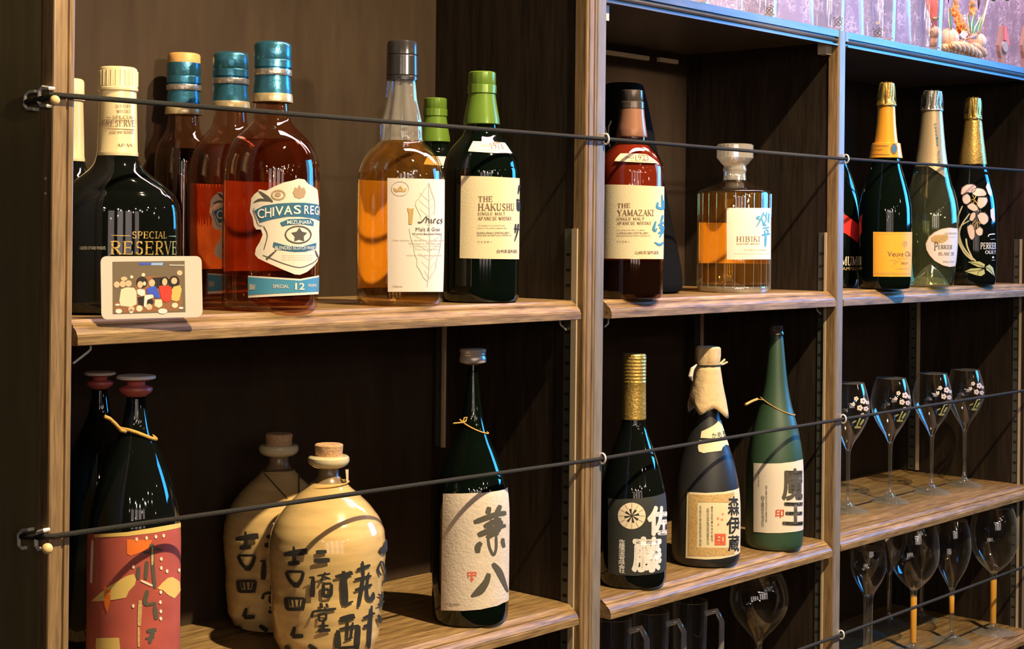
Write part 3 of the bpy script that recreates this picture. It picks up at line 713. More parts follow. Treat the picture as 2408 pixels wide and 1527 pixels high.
# ================================================================== UPPER SHELF, LEFT BAY
def whisky_blue(label, u, v, k, Y=None, kx=1.0, foil_top=True):
    """dark red whisky bottle with a blue capsule; k scales the outline of the front one"""
    H0 = 545.0
    f = lambda vv: H0 - (H0 - vv) * k
    b = Round('whisky_bottle', label, 'bottle', u, v, SA, 113 * k, 'blue capped whisky bottles', Y=Y)
    def pr(L): return [(f(vv), hw * k) for vv, hw in L]
    b.body([(q, h * (1 - (1 - kx) * min(1, max(0, h - 42) / 60))) for q, h in pr([(234, 38), (250, 40), (270, 42), (285, 46), (298, 57), (312, 72), (330, 88), (352, 101), (380, 110), (415, 113), (500, 113.5), (600, 113), (700, 112), (732, 111)])], 'glass_amber_deep', round_=.006)
    b.part('capsule', pr([(100, 2), (100, 36), (103, 41), (108, 43.5), (140, 44), (142, 43), (144, 44.5), (160, 45), (162, 42), (165, 42), (167, 44.5), (178, 44.5), (180, 42), (184, 42.5), (205, 44), (228, 46), (229, 46.5)][3 if not foil_top else 0:]), 'teal_foil')
    b.part('capsule_band', pr([(222, 46.2), (224, 47.0), (239, 48.5), (242, 47.5)]), 'pale_gold_foil', lo=False, hi=False)
    b.part('neck_ring', pr([(165.5, 44.9), (167, 45.6), (178, 45.6), (179.5, 44.9)]), 'silver_foil', lo=False, hi=False)
    if not foil_top:
        b.part('wooden_cap', pr([(82, 2), (82, 34), (84, 39), (88, 41.5), (112, 42), (116, 40)]), 'orange_wood_cap')
    # whisky inside and the paper label on the far side seen through it
    liq = b.part('whisky', pr([(330, 80 * kx), (352, 94 * kx), (380, 103 * kx), (415, 106 * kx), (600, 106.5 * kx), (700, 105 * kx), (716, 98 * kx)]), 'glass_whisky_dark' if foil_top else 'glass_black', hi=True)
    if foil_top: b.band('back_label', 118, 262, f(425), f(640), 'rust_paper', e=-.0015 if kx == 1 else -.003)
    if not foil_top: return b
    o = (560, 410); s = 4.925; k2 = k
    def X(P): return [(u + (q[0] - 635) * k2, f(q[1])) for q in T(o, s, P)]
    def tr(uu, vv): return (u + (uu - 635) * k2, f(vv))
    L = b.poly('label', [X([(160, 340), (165, 280), (200, 230), (240, 200), (250, 175), (330, 190), (420, 140), (520, 95), (610, 75), (680, 50), (750, 60), (790, 110), (860, 150), (900, 180), (915, 300), (922, 400), (925, 560), (922, 650), (925, 800), (925, 930), (900, 1010), (860, 1060), (780, 1130), (700, 1165), (640, 1160), (500, 1100), (330, 1020), (240, 975), (205, 930), (215, 860), (260, 780), (290, 700), (270, 640), (220, 640), (195, 600), (180, 500), (150, 430)])], 'cream_paper_light', .0009)
    b.poly('banner', [X([(200, 420), (300, 365), (450, 340), (600, 330), (750, 330), (880, 345), (920, 360), (922, 540), (850, 510), (700, 490), (560, 490), (400, 520), (260, 560)]), X([(480, 560), (570, 520), (800, 515), (855, 550), (850, 600), (800, 590), (700, 575), (560, 590), (500, 605)]),
                      X([(410, 785), (560, 828), (720, 838), (860, 800), (885, 795), (880, 860), (760, 895), (640, 900), (500, 880), (400, 840)])], 'blue_ink', .0012, L)
    for ch, a, c, t, bt in (('C', 235, 308, 400, 510), ('H', 315, 385, 388, 498), ('I', 396, 414, 382, 485), ('V', 424, 515, 372, 478), ('A', 520, 612, 364, 468), ('S', 626, 706, 358, 460), ('R', 742, 798, 360, 460), ('E', 808, 852, 364, 465), ('G', 860, 903, 368, 472), ('A', 906, 921, 372, 476)):
        q = X([(a, t), (c, bt)]); b.text(ch, (q[0][0], q[0][1], q[1][0], q[1][1]), 'white_ink', .0016, L, heavy=1.6)
    q = X([(555, 533), (825, 578)]); b.text('MIZUNARA', (*q[0], *q[1]), 'white_ink', .0016, L, heavy=1.4)
    q = X([(425, 832), (870, 872)]); b.text('BLENDED SCOTCH WHISKY', (*q[0], *q[1]), 'white_ink', .0016, L, heavy=1.4)
    for i in range(3):
        q = X([(500, 935 + i * 24), (840, 947 + i * 24)]); b.text('FROM THE CASKS OF SCOTLAND AND JAPAN', (*q[0], *q[1]), 'light_grey_ink', .0013, L)
    b.poly('emblem_ring', [X(p) for p in ring_poly(680, 700, 150, 106, 16)], 'grey_ink', .0012, L, dens=False)
    st = []
    for i in range(10):
        a = -PI / 2 + i * PI / 5; r = 88 if i % 2 == 0 else 50; st.append((690 + r * math.cos(a) * 1.05, 705 + r * math.sin(a)))
    b.poly('star', [X(st)], 'grey_ink', .0012, L)
    b.poly('crest', [X([(640, 150), (665, 165), (690, 120), (715, 165), (745, 150), (765, 210), (745, 265), (690, 285), (640, 265), (618, 210)])], 'pale_brown_ink', .0012, L)
    b.poly('scroll', [X(p) for p in ring_poly(460, 240, 80, 62, 20)] + [X(ell(455, 235, 34, 28))], 'pale_brown_ink', .0012, L, dens=False)
    b.brush([[(250, 195), (330, 265), (400, 320), (14, 50, 20)], [(195, 325), (260, 290), (380, 310), (10, 34, 12)], [(330, 985), (440, 880), (30, 14)], [(905, 960), (870, 880), (24, 12)], [(300, 600), (350, 700), (305, 870), 9], [(290, 935), (500, 1030), (700, 1092), (860, 1022), (915, 960), 9], [(290, 600), (240, 590), (215, 500), (185, 420), (200, 390), 7]], 'grey_ink', o, s, .0012, L, tr=tr)
    S2 = b.poly('strip_label', [X([(130, 1175), (400, 1192), (700, 1212), (924, 1170), (924, 1388), (700, 1400), (400, 1415), (130, 1430)])], 'cream_paper_light', .0009)
    b.poly('strip_print', [X([(130, 1190), (400, 1210), (700, 1232), (924, 1188), (924, 1356), (700, 1368), (400, 1382), (130, 1398)])], 'sky_ink', .0012, S2)
    for wd, bx, hv in (('12', (642, 1258, 745, 1338), 2.0), ('SPECIAL', (400, 1278, 575, 1318), 1.3), ('RESERVE', (790, 1272, 880, 1305), 1.2)):
        q = X([bx[:2], bx[2:]]); b.text(wd, (*q[0], *q[1]), 'cream_paper_light', .0016, S2, heavy=hv)
    q = X([(145, 1265), (208, 1335)]); b.poly('strip_mark', [X([(145, 1275), (175, 1265), (180, 1290), (208, 1270), (205, 1335), (145, 1340)])], 'light_grey_ink', .0014, S2)
    return b
whisky_blue('dark red whisky bottle with blue capsule and full shield label, nearest of the three', 635, 735, 1.0)
whisky_blue('dark red whisky bottle with blue capsule, its label half hidden by the one in front', 537, 716, 0.945, Y=0.156, kx=0.90)
whisky_blue('whisky bottle with a bare orange wooden cap above its teal capsule', 427, 704, 0.905, Y=0.240, kx=0.66, foil_top=False)

def squat(label, u, v, k, U0=272, txt=True, Y=None):
    H0 = 541.0
    f = lambda vv: H0 - (H0 - vv) * k
    pr = lambda L: [(f(a), h * k) for a, h in L]
    b = Round('whisky_bottle', label, 'bottle', u, v, SA, 150 * k, 'squat black whisky bottles', Y=Y)
    b.body(pr([(364, 47), (372, 49), (384, 53), (398, 63), (412, 79), (428, 100), (446, 122), (466, 138), (490, 146), (530, 149), (600, 149), (700, 148), (745, 147)]), 'glass_black', round_=.008)
    c = b.part('capsule', pr([(158, 2), (159, 38), (162, 42.5), (168, 44.5), (207, 45), (209, 46.5), (214, 46), (217, 42.5), (222, 42.5), (300, 45), (357, 46.5), (359, 47.8), (363, 47.8), (368, 47.8)]), 'cream_foil')
    for i in range(14):
        a = math.radians(-88 + i * 176 / 13); r = b.rad(44.8)
        x = r * (math.cos(a) * b.tc.x + math.sin(a) * b.rt.x); y = r * (math.cos(a) * b.tc.y + math.sin(a) * b.rt.y)
        if k == 1: obj('cap_rib', *boxes((x - .0004, x + .0004, y - .0004, y + .0004, b.z(f(204)), b.z(f(168)))), 'cream_foil', c)
    if txt:
        sp, b.prof = b.prof, [(b.rad(47 * k), b.z(f(368))), (b.rad(43 * k), b.z(f(217)))]
        for wd, bx, ft in (('SUNTORY', (272, 246, 307, 254), 'serif'), ('WHISKY', (274, 258, 306, 266), 'serif'), ('SPECIAL', (266, 272, 312, 279), 'serif'), ('RESERVE', (251, 283, 314, 298), 'serif'), ('AGED AND BLENDED', (258, 308, 312, 315), 'plain'), ('JAPAN', (274, 338, 310, 345), 'serif')):
            b.text(wd, bx, 'brown_ink', .0004, c, ft)
        b.brush([[(251, 302), (314, 305), 1.5], [(251, 275), (262, 277), 1.5]], 'brown_ink', e=.0004, parent=c)
        b.prof = sp
        b.text('SPECIAL', (309, 545, 386, 561), 'gold_foil_bright', .0006, font='serif', heavy=1.3)
        b.text('RESERVE', (260, 568, 409, 599), 'gold_foil_bright', .0006, font='serif', heavy=1.15)
        b.brush([[(262, 554), (304, 555), 2.2], [(391, 556), (408, 556), 2.2]], 'gold_foil', e=.0006, name='rule')
        b.text('A BLEND OF RARE WHISKIES', (193, 580, 250, 588), 'light_grey_ink', .0006)
    for ch in b.root.children_recursive:                 # the bottle is a flattened oval, broad side to the front
        for vv in ch.data.vertices:
            dd = vv.co.x * b.tc.x + vv.co.y * b.tc.y; rr_ = math.hypot(vv.co.x, vv.co.y)
            kk = 1 - 0.38 * min(1, max(0, rr_ - b.rad(46)) / b.rad(80))
            if vv.co.z > b.z(f(362)): kk = 1
            vv.co.x += b.tc.x * dd * (kk - 1); vv.co.y += b.tc.y * dd * (kk - 1)
    return b
rs = squat('squat black whisky bottle with tall cream capsule standing behind the photo card', 272, 741, 1.0, Y=0.085)
squat('second cream capped bottle, only a sliver seen beside the left post', 150, 726, 0.93, txt=False, Y=0.215)

# instant photo card leaning on the bottle
pa, pb = onz(238, 752, SA), onz(476, 745, SA)
ax = (pb - pa).normalized(); W = (pb - pa).length
nrm = Vector((ax.y, -ax.x, 0)).normalized()
if nrm.dot(Vector((CAMX, CAMY, 0)) - Vector((pa.x, pa.y, 0))) < 0: nrm = -nrm
tall = zat(603, pa + Vector((0, 0, 0))) - SA
lean = -0.10
card = thing('instant_photo', 'small instant photo of a group in white card border, leaning on the black bottle', 'photo', pa)
def cw(x, y, e=0.0):
    return ax * x + Vector((0, 0, 1)) * (y * tall) - nrm * (-lean * 0) + nrm * (e + lean * tall * y * .6) + Vector((0, 0, 0))
def quadmap(u, v):
    x = ((u - 232) / 236 * (603 + 149 - v if False else 1)) if False else None
def cxy(u, v):
    t = (v - 603) / 147.0
    l = 232 + 6 * t; r = 468 + 8 * t; bt = 752 - 7 * (u - l) / (r - l)
    return (u - l) / (r - l) * W, 1 - (v - 603) / (bt - 603)
rr = []
cr = .006
for (x, y, a0) in ((W - cr, 1 - cr / tall, 0), (cr, 1 - cr / tall, 90), (cr, cr / tall, 180), (W - cr, cr / tall, 270)):
    for i in range(5):
        a = math.radians(a0 + i * 22.5); rr.append((x + cr * math.cos(a), y + cr * math.sin(a) / tall))
n = len(rr)
V = [cw(x, y, 0) for x, y in rr] + [cw(x, y, .0007) for x, y in rr]
obj('card', V, [tuple(range(n))[::-1], tuple(range(n, 2 * n))] + [(i, (i + 1) % n, n + (i + 1) % n, n + i) for i in range(n)], 'photo_card', card)
def pic(name, polys, m, e):
    o = merge2([poly_mesh([cxy(*p) for p in P]) for P in polys]); obj(name, [cw(x, y, e) for x, y in o[0]], o[1], m, card)
Pz = lambda P: [(180 + x / 8.027, 600 + y / 8.027) for x, y in P]
El = lambda x, y, a, b: Pz(ell(x, y, a, b, 14))
pic('picture', [[(259, 616), (427, 614), (433, 734), (263, 739)]], 'photo_dark', .0009)
pic('picture', [Pz([(1050, 460), (1180, 420), (1340, 400), (1700, 420), (1900, 430), (1960, 900), (1900, 1050), (700, 1100), (680, 900), (1080, 800)])], 'photo_brown', .0010)
pic('picture', [El(1180, 520, 110, 110), Pz([(1380, 430), (1560, 420), (1560, 620), (1420, 640)]), El(1610, 500, 90, 90), El(1790, 520, 110, 130), Pz([(1110, 800), (1230, 780), (1230, 960), (1130, 940)]), El(1350, 890, 60, 60)], 'photo_black', .0011)
pic('picture', [Pz([(1110, 150), (1560, 140), (1600, 180), (1120, 190)])], 'photo_blue', .0011)
pic('picture', [Pz([(1350, 150), (1570, 145), (1560, 200), (1340, 195)])], 'photo_sky', .0012)
pic('picture', [El(720, 560, 55, 60), El(830, 550, 58, 62), El(935, 540, 58, 62), El(1150, 560, 52, 65), El(1370, 530, 58, 68), El(1610, 510, 50, 70), El(1790, 490, 58, 62), El(1330, 980, 60, 60), El(1000, 1020, 60, 50), El(1890, 340, 55, 50), El(850, 450, 60, 40)], 'photo_skin', .0013)
pic('picture', [Pz([(800, 650), (900, 610), (1040, 620), (1090, 700), (1095, 930), (1000, 980), (800, 960), (775, 860)]), El(1230, 540, 30, 40), El(990, 415, 30, 30), El(1205, 375, 35, 35), Pz([(1440, 840), (1570, 840), (1580, 960), (1520, 1000), (1430, 960)]), El(1150, 1010, 60, 60), El(1820, 950, 60, 50)], 'photo_cream', .0012)
pic('picture', [Pz([(1090, 660), (1150, 640), (1240, 660), (1250, 760), (1180, 780), (1110, 740)]), El(770, 1060, 60, 45), El(1590, 1060, 90, 50), El(1000, 1060, 40, 40), El(745, 940, 45, 20), El(1940, 1000, 45, 22), Pz([(1240, 760), (1400, 740), (1410, 800), (1290, 850), (1270, 1000), (1230, 960)]), Pz([(1690, 185), (1975, 190), (1975, 205), (1690, 200)])], 'photo_white', .0013)
pic('picture', [Pz([(1270, 640), (1350, 600), (1440, 590), (1500, 700), (1530, 810), (1460, 820), (1390, 750), (1290, 730)])], 'photo_blue', .0014)
pic('picture', [Pz([(1500, 590), (1560, 580), (1640, 580), (1740, 600), (1760, 720), (1730, 860), (1640, 900), (1560, 840), (1520, 700)])], 'photo_red', .0014)
pic('picture', [Pz([(1780, 600), (1900, 570), (1940, 650), (1900, 850), (1840, 880), (1750, 850), (1740, 680)])], 'photo_yellow', .0014)

# golden whisky with leaf label
def leafy():
    b = Round('whisky_bottle', 'golden whisky bottle with clear fluted neck, black cap and white leaf label', 'bottle', 940, 722, SA, 102)
    b.body([(188, 34), (205, 35.5), (235, 38), (262, 44), (285, 50), (300, 51), (325, 51), (334, 53), (342, 60), (352, 72), (366, 84), (384, 94), (402, 100), (425, 102.5), (600, 103), (718, 101)], 'glass_clear', round_=.007)
    nk = b.part('glass_neck', [(190, 30), (235, 34), (262, 40), (285, 45), (325, 47), (332, 49)], 'glass_clear_thick', seg=72, mod=lambda a, z: 1 + .06 * math.cos(9 * a))
    b.part('whisky', [(332, 46), (342, 56), (352, 68), (366, 80), (384, 90), (402, 95.5), (425, 98), (600, 98.5), (705, 96), (712, 88)], 'glass_amber')
    b.part('cap', [(97, 2), (97, 32), (99, 35), (104, 36.5), (129, 37), (131, 35.5), (133, 37), (178, 38), (180, 36.5), (182, 38), (190, 37.5)], 'black_cap')
    b.band('back_label', 112, 268, 423, 680, 'back_paper', e=-.0012)
    o, s = (800, 380), 3.817
    X = lambda P: T(o, s, P)
    L = b.poly('label', [X([(428, 148), (935, 160), (932, 1170), (432, 1170)])], 'pink_white_paper', .0006)
    b.poly('logo_ring', [X(p) for p in ring_poly(538, 245, 76, 66, 4)], 'light_grey_ink', .0009, L, dens=False)
    b.poly('logo', [X([(540, 215), (562, 245), (560, 270), (520, 270), (518, 245)]), X([(480, 235), (512, 250), (516, 275), (492, 270)]), X([(596, 235), (566, 250), (564, 275), (588, 270)])], 'tan_ink', .0009, L)
    lf = [[(785, 190), (760, 240), (742, 250), (742, 275), (712, 290), (708, 330), (675, 350), (668, 390), (690, 440), (720, 500), 4],
          [(785, 190), (800, 240), (815, 290), (838, 350), (842, 420), (830, 480), 4],
          [(785, 190), (788, 420), (792, 700), (790, 950), (772, 1130), 5],
          [(615, 600), (630, 690), (655, 760), (660, 830), (685, 880), (680, 940), (715, 985), (735, 1040), (772, 1075), 4],
          [(900, 640), (890, 760), (870, 840), (850, 900), (845, 960), (820, 1010), (790, 1060), 4]]
    for y in (300, 370, 440, 520): lf += [[(788, y + 60), (700 + (520 - y) * .02, y - 20), 2.5], [(788, y + 60), (835, y + 5), 2.5]]
    for y in (660, 740, 820, 900, 980): lf += [[(790, y + 70), (650 + (y - 660) * .3, y), 2.5], [(790, y + 70), (880 - (y - 660) * .2, y + 10), 2.5]]
    b.brush(lf, 'light_grey_ink', o, s, .0009, L, name='leaf_drawing')
    b.poly('initial', [X([(598, 415), (630, 425), (655, 418), (650, 470), (640, 565), (612, 562), (612, 470)])], 'gold_ink', .0011, L)
    b.brush([[(690, 545), (720, 550), (770, 480), (760, 550), (14, 12, 9, 9)], [(760, 520), (785, 510), (790, 555), 12], [(805, 515), (808, 555), 11], [(825, 555), (830, 520), (848, 515), 11], [(880, 520), (858, 530), (862, 555), (880, 550), 10], [(905, 515), (888, 525), (905, 540), (890, 558), 9]], 'grey_ink', o, s, .0011, L)
    for wd, bx in (('Malt & Grain', (672, 592, 885, 626)), ('World Blended Whisky', (640, 640, 895, 666)), ('This whisky is distilled by the single malt distiller', (472, 700, 930, 718)), ('Matured in Chichibu under', (612, 728, 895, 744)), ('a superb blend of whiskies', (622, 754, 892, 768)), ('Ten to Malt World', (665, 780, 885, 794)), ("Ichiro's Malt Blended, Leaf Series", (595, 834, 900, 850)), ('700ml', (470, 1112, 555, 1130))):
        q = X([bx[:2], bx[2:]]); b.text(wd, (*q[0], *q[1]), 'grey_ink' if bx[3] < 670 else 'light_grey_ink', .0009, L)
leafy()

# green capped single malts
def green(label, u, v, k, H0, U0=1128, detail=True):
    f = lambda vv: H0 - (549 - vv) * k
    g = lambda uu: u + (uu - U0) * k
    pr = lambda L: [(f(a), h * k) for a, h in L]
    b = Round('single_malt_bottle', label, 'bottle', u, v, SA, 92 * k, 'green capped single malt bottles')
    b.body(pr([(286, 37), (300, 38), (318, 44), (335, 58), (350, 71), (368, 82), (392, 89), (420, 92), (560, 92), (712, 91)]), 'glass_dark_green', round_=.005)
    b.part('capsule', pr([(222, 31), (222.5, 32), (240, 34.5), (262, 38.5), (280, 42), (292, 43), (294, 41)]), 'green_foil')
    b.part('cap', pr([(169, 2), (169.5, 29), (172, 32), (198, 32.5), (200, 31.5), (201, 34), (220, 34), (222, 31)]), 'green_foil', mod=lambda a, z: 1 + (.008 * math.cos(16 * a)))
    nl = b.poly('neck_label', [[(g(1113), f(332)), (g(1140), f(333)), (g(1165), f(334)), (g(1186), f(336)), (g(1203), f(361)), (g(1160), f(360)), (g(1102), f(356)), (g(1103), f(352))]], 'cream_paper_light', .0007, dens=True)
    if detail:
        b.text('SINCE', (1132, 339, 1152, 345), 'light_grey_ink', .001, nl); b.text('1973', (1155, 335, 1184, 350), 'brown_ink', .001, nl); b.text('The mountain forest distillery', (1138, 351, 1192, 355), 'light_grey_ink', .001, nl)
    o, s = (800, 380), 3.817
    X = lambda P: [(g(q[0]), f(q[1])) for q in T(o, s, P)]
    lb = [(1090, 128), (1350, 135), (1605, 150), (1604, 500), (1600, 878), (1300, 874), (1078, 868), (1084, 500)]
    L = b.poly('label', [X(lb)], 'cream_paper', .0006)
    if detail:
        for wd, bx, ft, m_ in (('THE', (1240, 312, 1362, 360), 'serif', 'brown_ink'), ('HAKUSHU', (1238, 378, 1550, 440), 'serif', 'brown_ink'), ('SINGLE MALT', (1236, 456, 1472, 482), 'serif', 'brown_ink'), ('JAPANESE WHISKY', (1234, 496, 1530, 526), 'serif', 'brown_ink'),
                               ('The distillery surrounded by deep', (1236, 570, 1470, 582), 'plain', 'grey_ink'), ('forests in the southern Japanese Alps', (1232, 592, 1485, 606), 'plain', 'grey_ink'), ('HAKUSHU DISTILLERY', (1230, 632, 1512, 650), 'plain', 'grey_ink'), ('PRODUCED AND BOTTLED BY SUNTORY LTD', (1230, 656, 1525, 670), 'plain', 'grey_ink'),
                               ('ウイスキー', (1232, 712, 1360, 732), 'plain', 'grey_ink'), ('白州蒸溜所謹製', (1400, 790, 1578, 822), 'plain', 'black_ink')):
            q = X([bx[:2], bx[2:]]); b.text(wd, (*q[0], *q[1]), m_, .0010, L, ft, heavy=1.25 if ft == 'serif' else 1.0)
        b.brush([[(1600, 210), (1588, 290), (20, 10)], [(1572, 340), (1600, 350), 16], [(1580, 350), (1582, 430), (1600, 440), 16], [(1598, 360), (1600, 430), 16], [(1565, 560), (1560, 640), (16, 10)], [(1590, 560), (1580, 640), (1555, 715), (18, 14, 8)], [(1550, 600), (1598, 610), 12]], 'black_ink', o, s, .0012, L)
    return b
green('green capped single malt bottle with the whole cream label showing', 1128, 714, 1.0, 549)
green('green capped single malt bottle mostly hidden behind the golden whisky', 1019, 700, 0.835, 548, detail=False)

# ================================================================== UPPER SHELF, MIDDLE BAY
def red_malt():
    b = Round('single_malt_bottle', 'ruby red single malt bottle with copper capsule and blue brush writing on cream label', 'bottle', 1481, 705, SA - .001, 78)
    b.body([(322, 34), (333, 35), (342, 43), (352, 53), (366, 64), (385, 73), (410, 77.5), (560, 78), (702, 77)], 'glass_amber_deep', round_=.005)
    b.part('whisky', [(342, 38), (352, 49), (366, 60), (385, 69), (410, 73.5), (560, 74), (612, 74)], 'glass_ruby')
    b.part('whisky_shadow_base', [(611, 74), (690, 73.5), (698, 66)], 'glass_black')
    b.part('capsule', [(257, 28), (258, 29), (275, 30.5), (300, 34), (320, 37), (323, 36)], 'copper_foil')
    b.part('cap', [(212, 2), (212.5, 23), (214, 26), (237, 27), (239, 26), (241, 29), (256, 29.5), (258, 28)], 'smoke_cap')
    nl = b.poly('neck_label', [[(1460, 361), (1490, 361), (1519, 363), (1534, 373), (1547, 384), (1500, 382), (1446, 379), (1450, 372)]], 'cream_paper', .0007)
    b.text('SINCE', (1472, 368, 1491, 373), 'grey_ink', .001, nl); b.text('1923', (1494, 364, 1525, 377), 'brown_ink', .001, nl); b.text('The oldest distillery in Japan', (1481, 377, 1538, 381), 'grey_ink', .001, nl)
    o, s = (1410, 360), 4.24
    X = lambda P: T(o, s, P)
    L = b.poly('label', [X([(-30, 312), (300, 318), (645, 335), (640, 700), (635, 1058), (300, 1056), (-30, 1050)])], 'cream_paper', .0006)
    for wd, bx, ft in (('THE', (182, 502, 305, 545), 'serif'), ('YAMAZAKI', (182, 568, 530, 626), 'serif'), ('SINGLE MALT', (176, 642, 440, 670), 'serif'), ('JAPANESE WHISKY', (176, 685, 510, 714), 'serif'), ('The oldest distillery in Japan', (176, 762, 445, 776), 'plain'), ('YAMAZAKI DISTILLERY', (176, 788, 482, 808), 'plain'), ('PRODUCED AND BOTTLED BY SUNTORY LTD', (176, 818, 500, 832), 'plain'), ('ウイスキー', (178, 872, 300, 896), 'plain'), ('山崎蒸溜所謹製', (352, 975, 580, 1010), 'plain')):
        q = X([bx[:2], bx[2:]]); b.text(wd, (*q[0], *q[1]), 'brown_ink', .0010, L, ft, heavy=1.3 if ft == 'serif' else 1.0)
    b.brush([[(610, 415), (620, 560), (14, 20)], [(570, 490), (560, 545), (620, 555), (20, 24, 24)], [(632, 470), (634, 560), 14], [(550, 680), (525, 760), (548, 780), (560, 750), (16, 28, 20, 12)], [(575, 720), (632, 690), 20], [(620, 620), (600, 700), (24, 14)], [(585, 745), (632, 735), 18], [(600, 700), (615, 780), (590, 840), (24, 24, 12)], [(575, 800), (625, 770), 18], [(632, 730), (620, 800), 16], [(535, 888), (590, 920), (632, 885), (8, 26, 12)]], 'sky_ink', o, s, .0012, L)
red_malt()
# tapered black shape behind it
def black_cone():
    b = Round('black_tapered_shape', 'tall black tapering shape behind the ruby single malt', 'bottle', 1462, 560, SA - .001, 0, Y=0.185)
    d = [(195, 2), (196, 30), (199, 42), (206, 48)]
    for v, h in ((250, 60), (300, 71), (360, 84), (430, 100), (520, 119), (600, 137), (640, 144), (670, 146)): d.append((v, h * .985))
    b.body(d, 'velvet_black', round_=.01)
    t = b.poly('neck_tag', [[(1424, 290), (1431, 318), (1437, 345), (1434, 345), (1428, 325), (1422, 292)], [(1440, 285), (1434, 300), (1433, 325), (1430, 325), (1431, 298), (1437, 284)]], 'cream_paper', .001)
black_cone()
def decanter():
    b = Round('whisky_decanter', 'faceted square shouldered decanter of golden whisky with cut glass stopper', 'bottle', 1725, 690, SA - .001, 85)
    fac = lambda a, z: 1 / max(math.cos(((a + PI / 24) % (PI / 12)) - PI / 24), .99)
    b.body([(420, 27), (426, 28), (431, 35), (437, 52), (443, 70), (448, 80), (453, 84.5), (470, 85.5), (560, 85.5), (686, 84.5)], 'glass_clear', round_=.003, sub=2)
    b.part('glass_neck', [(388, 25), (392, 26), (400, 28), (406, 25.5), (414, 26), (424, 27)], 'glass_clear_thick')
    b.part('glass_stopper', [(339, 2), (339.5, 40), (342, 43), (372, 43), (376, 39), (380, 36), (384, 33), (389, 28), (394, 22)], 'glass_clear_thick', seg=24, deg=5)
    b.part('whisky', [(454, 78), (470, 81), (560, 81), (664, 80), (668, 72)], 'glass_amber', seg=48)
    b.part('glass_foot', [(672, 81), (680, 82.5), (687, 80)], 'glass_clear_thick')
    b.band('back_label', 110, 270, 524, 621, 'back_paper', e=-.0015)
    for i in range(24):
        a = 2 * PI * i / 24 + .1; r = b.rad(85.7)
        x, y = r * math.cos(a), r * math.sin(a)
        obj('facet_edge', *boxes((x - .00025, x + .00025, y - .00025, y + .00025, .006, b.z(456))), 'glass_clear_thick', b.root)
    o, s = (1640, 320), 3.915
    X = lambda P: T(o, s, P)
    L = b.poly('label', [X([(272, 662), (665, 664), (664, 1136), (274, 1138)])], 'cream_paper_light', .0009)
    for wd, bx, ft, m_ in (('HIBIKI', (358, 926, 566, 972), 'serif', 'brown_ink'), ('SUNTORY WHISKY', (358, 986, 566, 1002), 'serif', 'brown_ink'), ('JAPANESE HARMONY', (420, 1042, 632, 1058), 'serif', 'pale_brown_ink'), ('A harmonious blend of fine Japanese whiskies', (340, 1078, 655, 1090), 'plain', 'pale_brown_ink')):
        q = X([bx[:2], bx[2:]]); b.text(wd, (*q[0], *q[1]), m_, .0012, L, ft, heavy=1.2)
    b.brush([[(565, 740), (530, 755), (560, 770), (16, 20, 14)], [(600, 700), (560, 790), (530, 840), (16, 14, 8)], [(580, 760), (600, 830), (12, 16)], [(600, 720), (630, 760), (600, 800), (620, 830), 12], [(645, 710), (640, 800), 14], [(625, 700), (620, 740), 12], [(590, 850), (648, 840), 14], [(605, 870), (610, 900), 14], [(580, 915), (655, 900), 18], [(612, 860), (640, 870), (632, 905), 12], [(615, 920), (612, 1020), (24, 16)]], 'sky_ink', o, s, .0013, L)
decanter()
# ================================================================== UPPER SHELF, RIGHT BAY: champagne
def cage(b, vt, vb, hwt, hwb, m, u0=None):
    """wired foil over the cork: puckered foil, wire ring and four legs"""
    c = b.part('cork_foil', [(vt, 2), (vt + .5, hwt * .7), (vt + 3, hwt * .95), (vt + 8, hwt), (vt + (vb - vt) * .55, hwt * 1.0), (vt + (vb - vt) * .72, hwt * .96), (vb - 6, hwb), (vb, hwb * 1.02), (vb + 3, hwb * .9)], m, mod=lambda a, z: 0.93 + .13 * abs(math.sin(3.5 * a + .5 * math.sin(z * 120))) + .04 * math.cos(17 * a + z * 600) + .02 * math.sin(z * 900))
    r = b.rad(hwb * 1.08); z = b.z(vb - 2)
    obj('wire_cage', *join(tube_mesh([(r * math.cos(a), r * math.sin(a), z) for a in [2 * PI * i / 28 for i in range(28)]], .0013, 6, closed=True),
        *[tube_mesh([(r * math.cos(a), r * math.sin(a), z), (b.rad(hwt * 1.05) * math.cos(a), b.rad(hwt * 1.05) * math.sin(a), b.z(vt + 8)), (b.rad(hwt * .6) * math.cos(a), b.rad(hwt * .6) * math.sin(a), b.z(vt - 1))], .0009, 6) for a in (.4, 1.97, 3.54, 5.11)]), 'gold_foil' if m != 'silver_foil' else 'silver_foil', c, smooth=True)
def mumm():
    b = Round('champagne_bottle', 'dark champagne bottle with a red diagonal sash half hidden by the post', 'bottle', 1960, 678, SA - .001, 64, 'champagne bottles', Y=0.118)
    b.body([(330, 20), (360, 24), (390, 32), (415, 42), (445, 52), (480, 60), (520, 64), (600, 64), (677, 60)], 'glass_dark_green', round_=.006)
    b.part('neck_foil', [(200, 18), (260, 19), (332, 21)], 'gold_foil')
    o, s = (1980, 400), 5.09
    X = lambda P: T(o, s, P)
    b.poly('sash', [X([(-40, 500), (40, 540), (110, 590), (170, 640), (204, 700), (208, 780), (190, 890), (150, 850), (90, 800), (36, 760), (-40, 740)])], 'red_sash', .0005)
    b.text('MUMM', (1976, 604, 2019, 624), 'cream_ink', .0008, font='serif', heavy=1.2); b.text('CHAMPAGNE', (1964, 628, 2019, 636), 'tan_ink', .0008)
    b.brush([[(2018, 575), (2021, 600), (2019, 645), 2.5]], 'gold_foil', e=.0008, name='gold_line')
mumm()
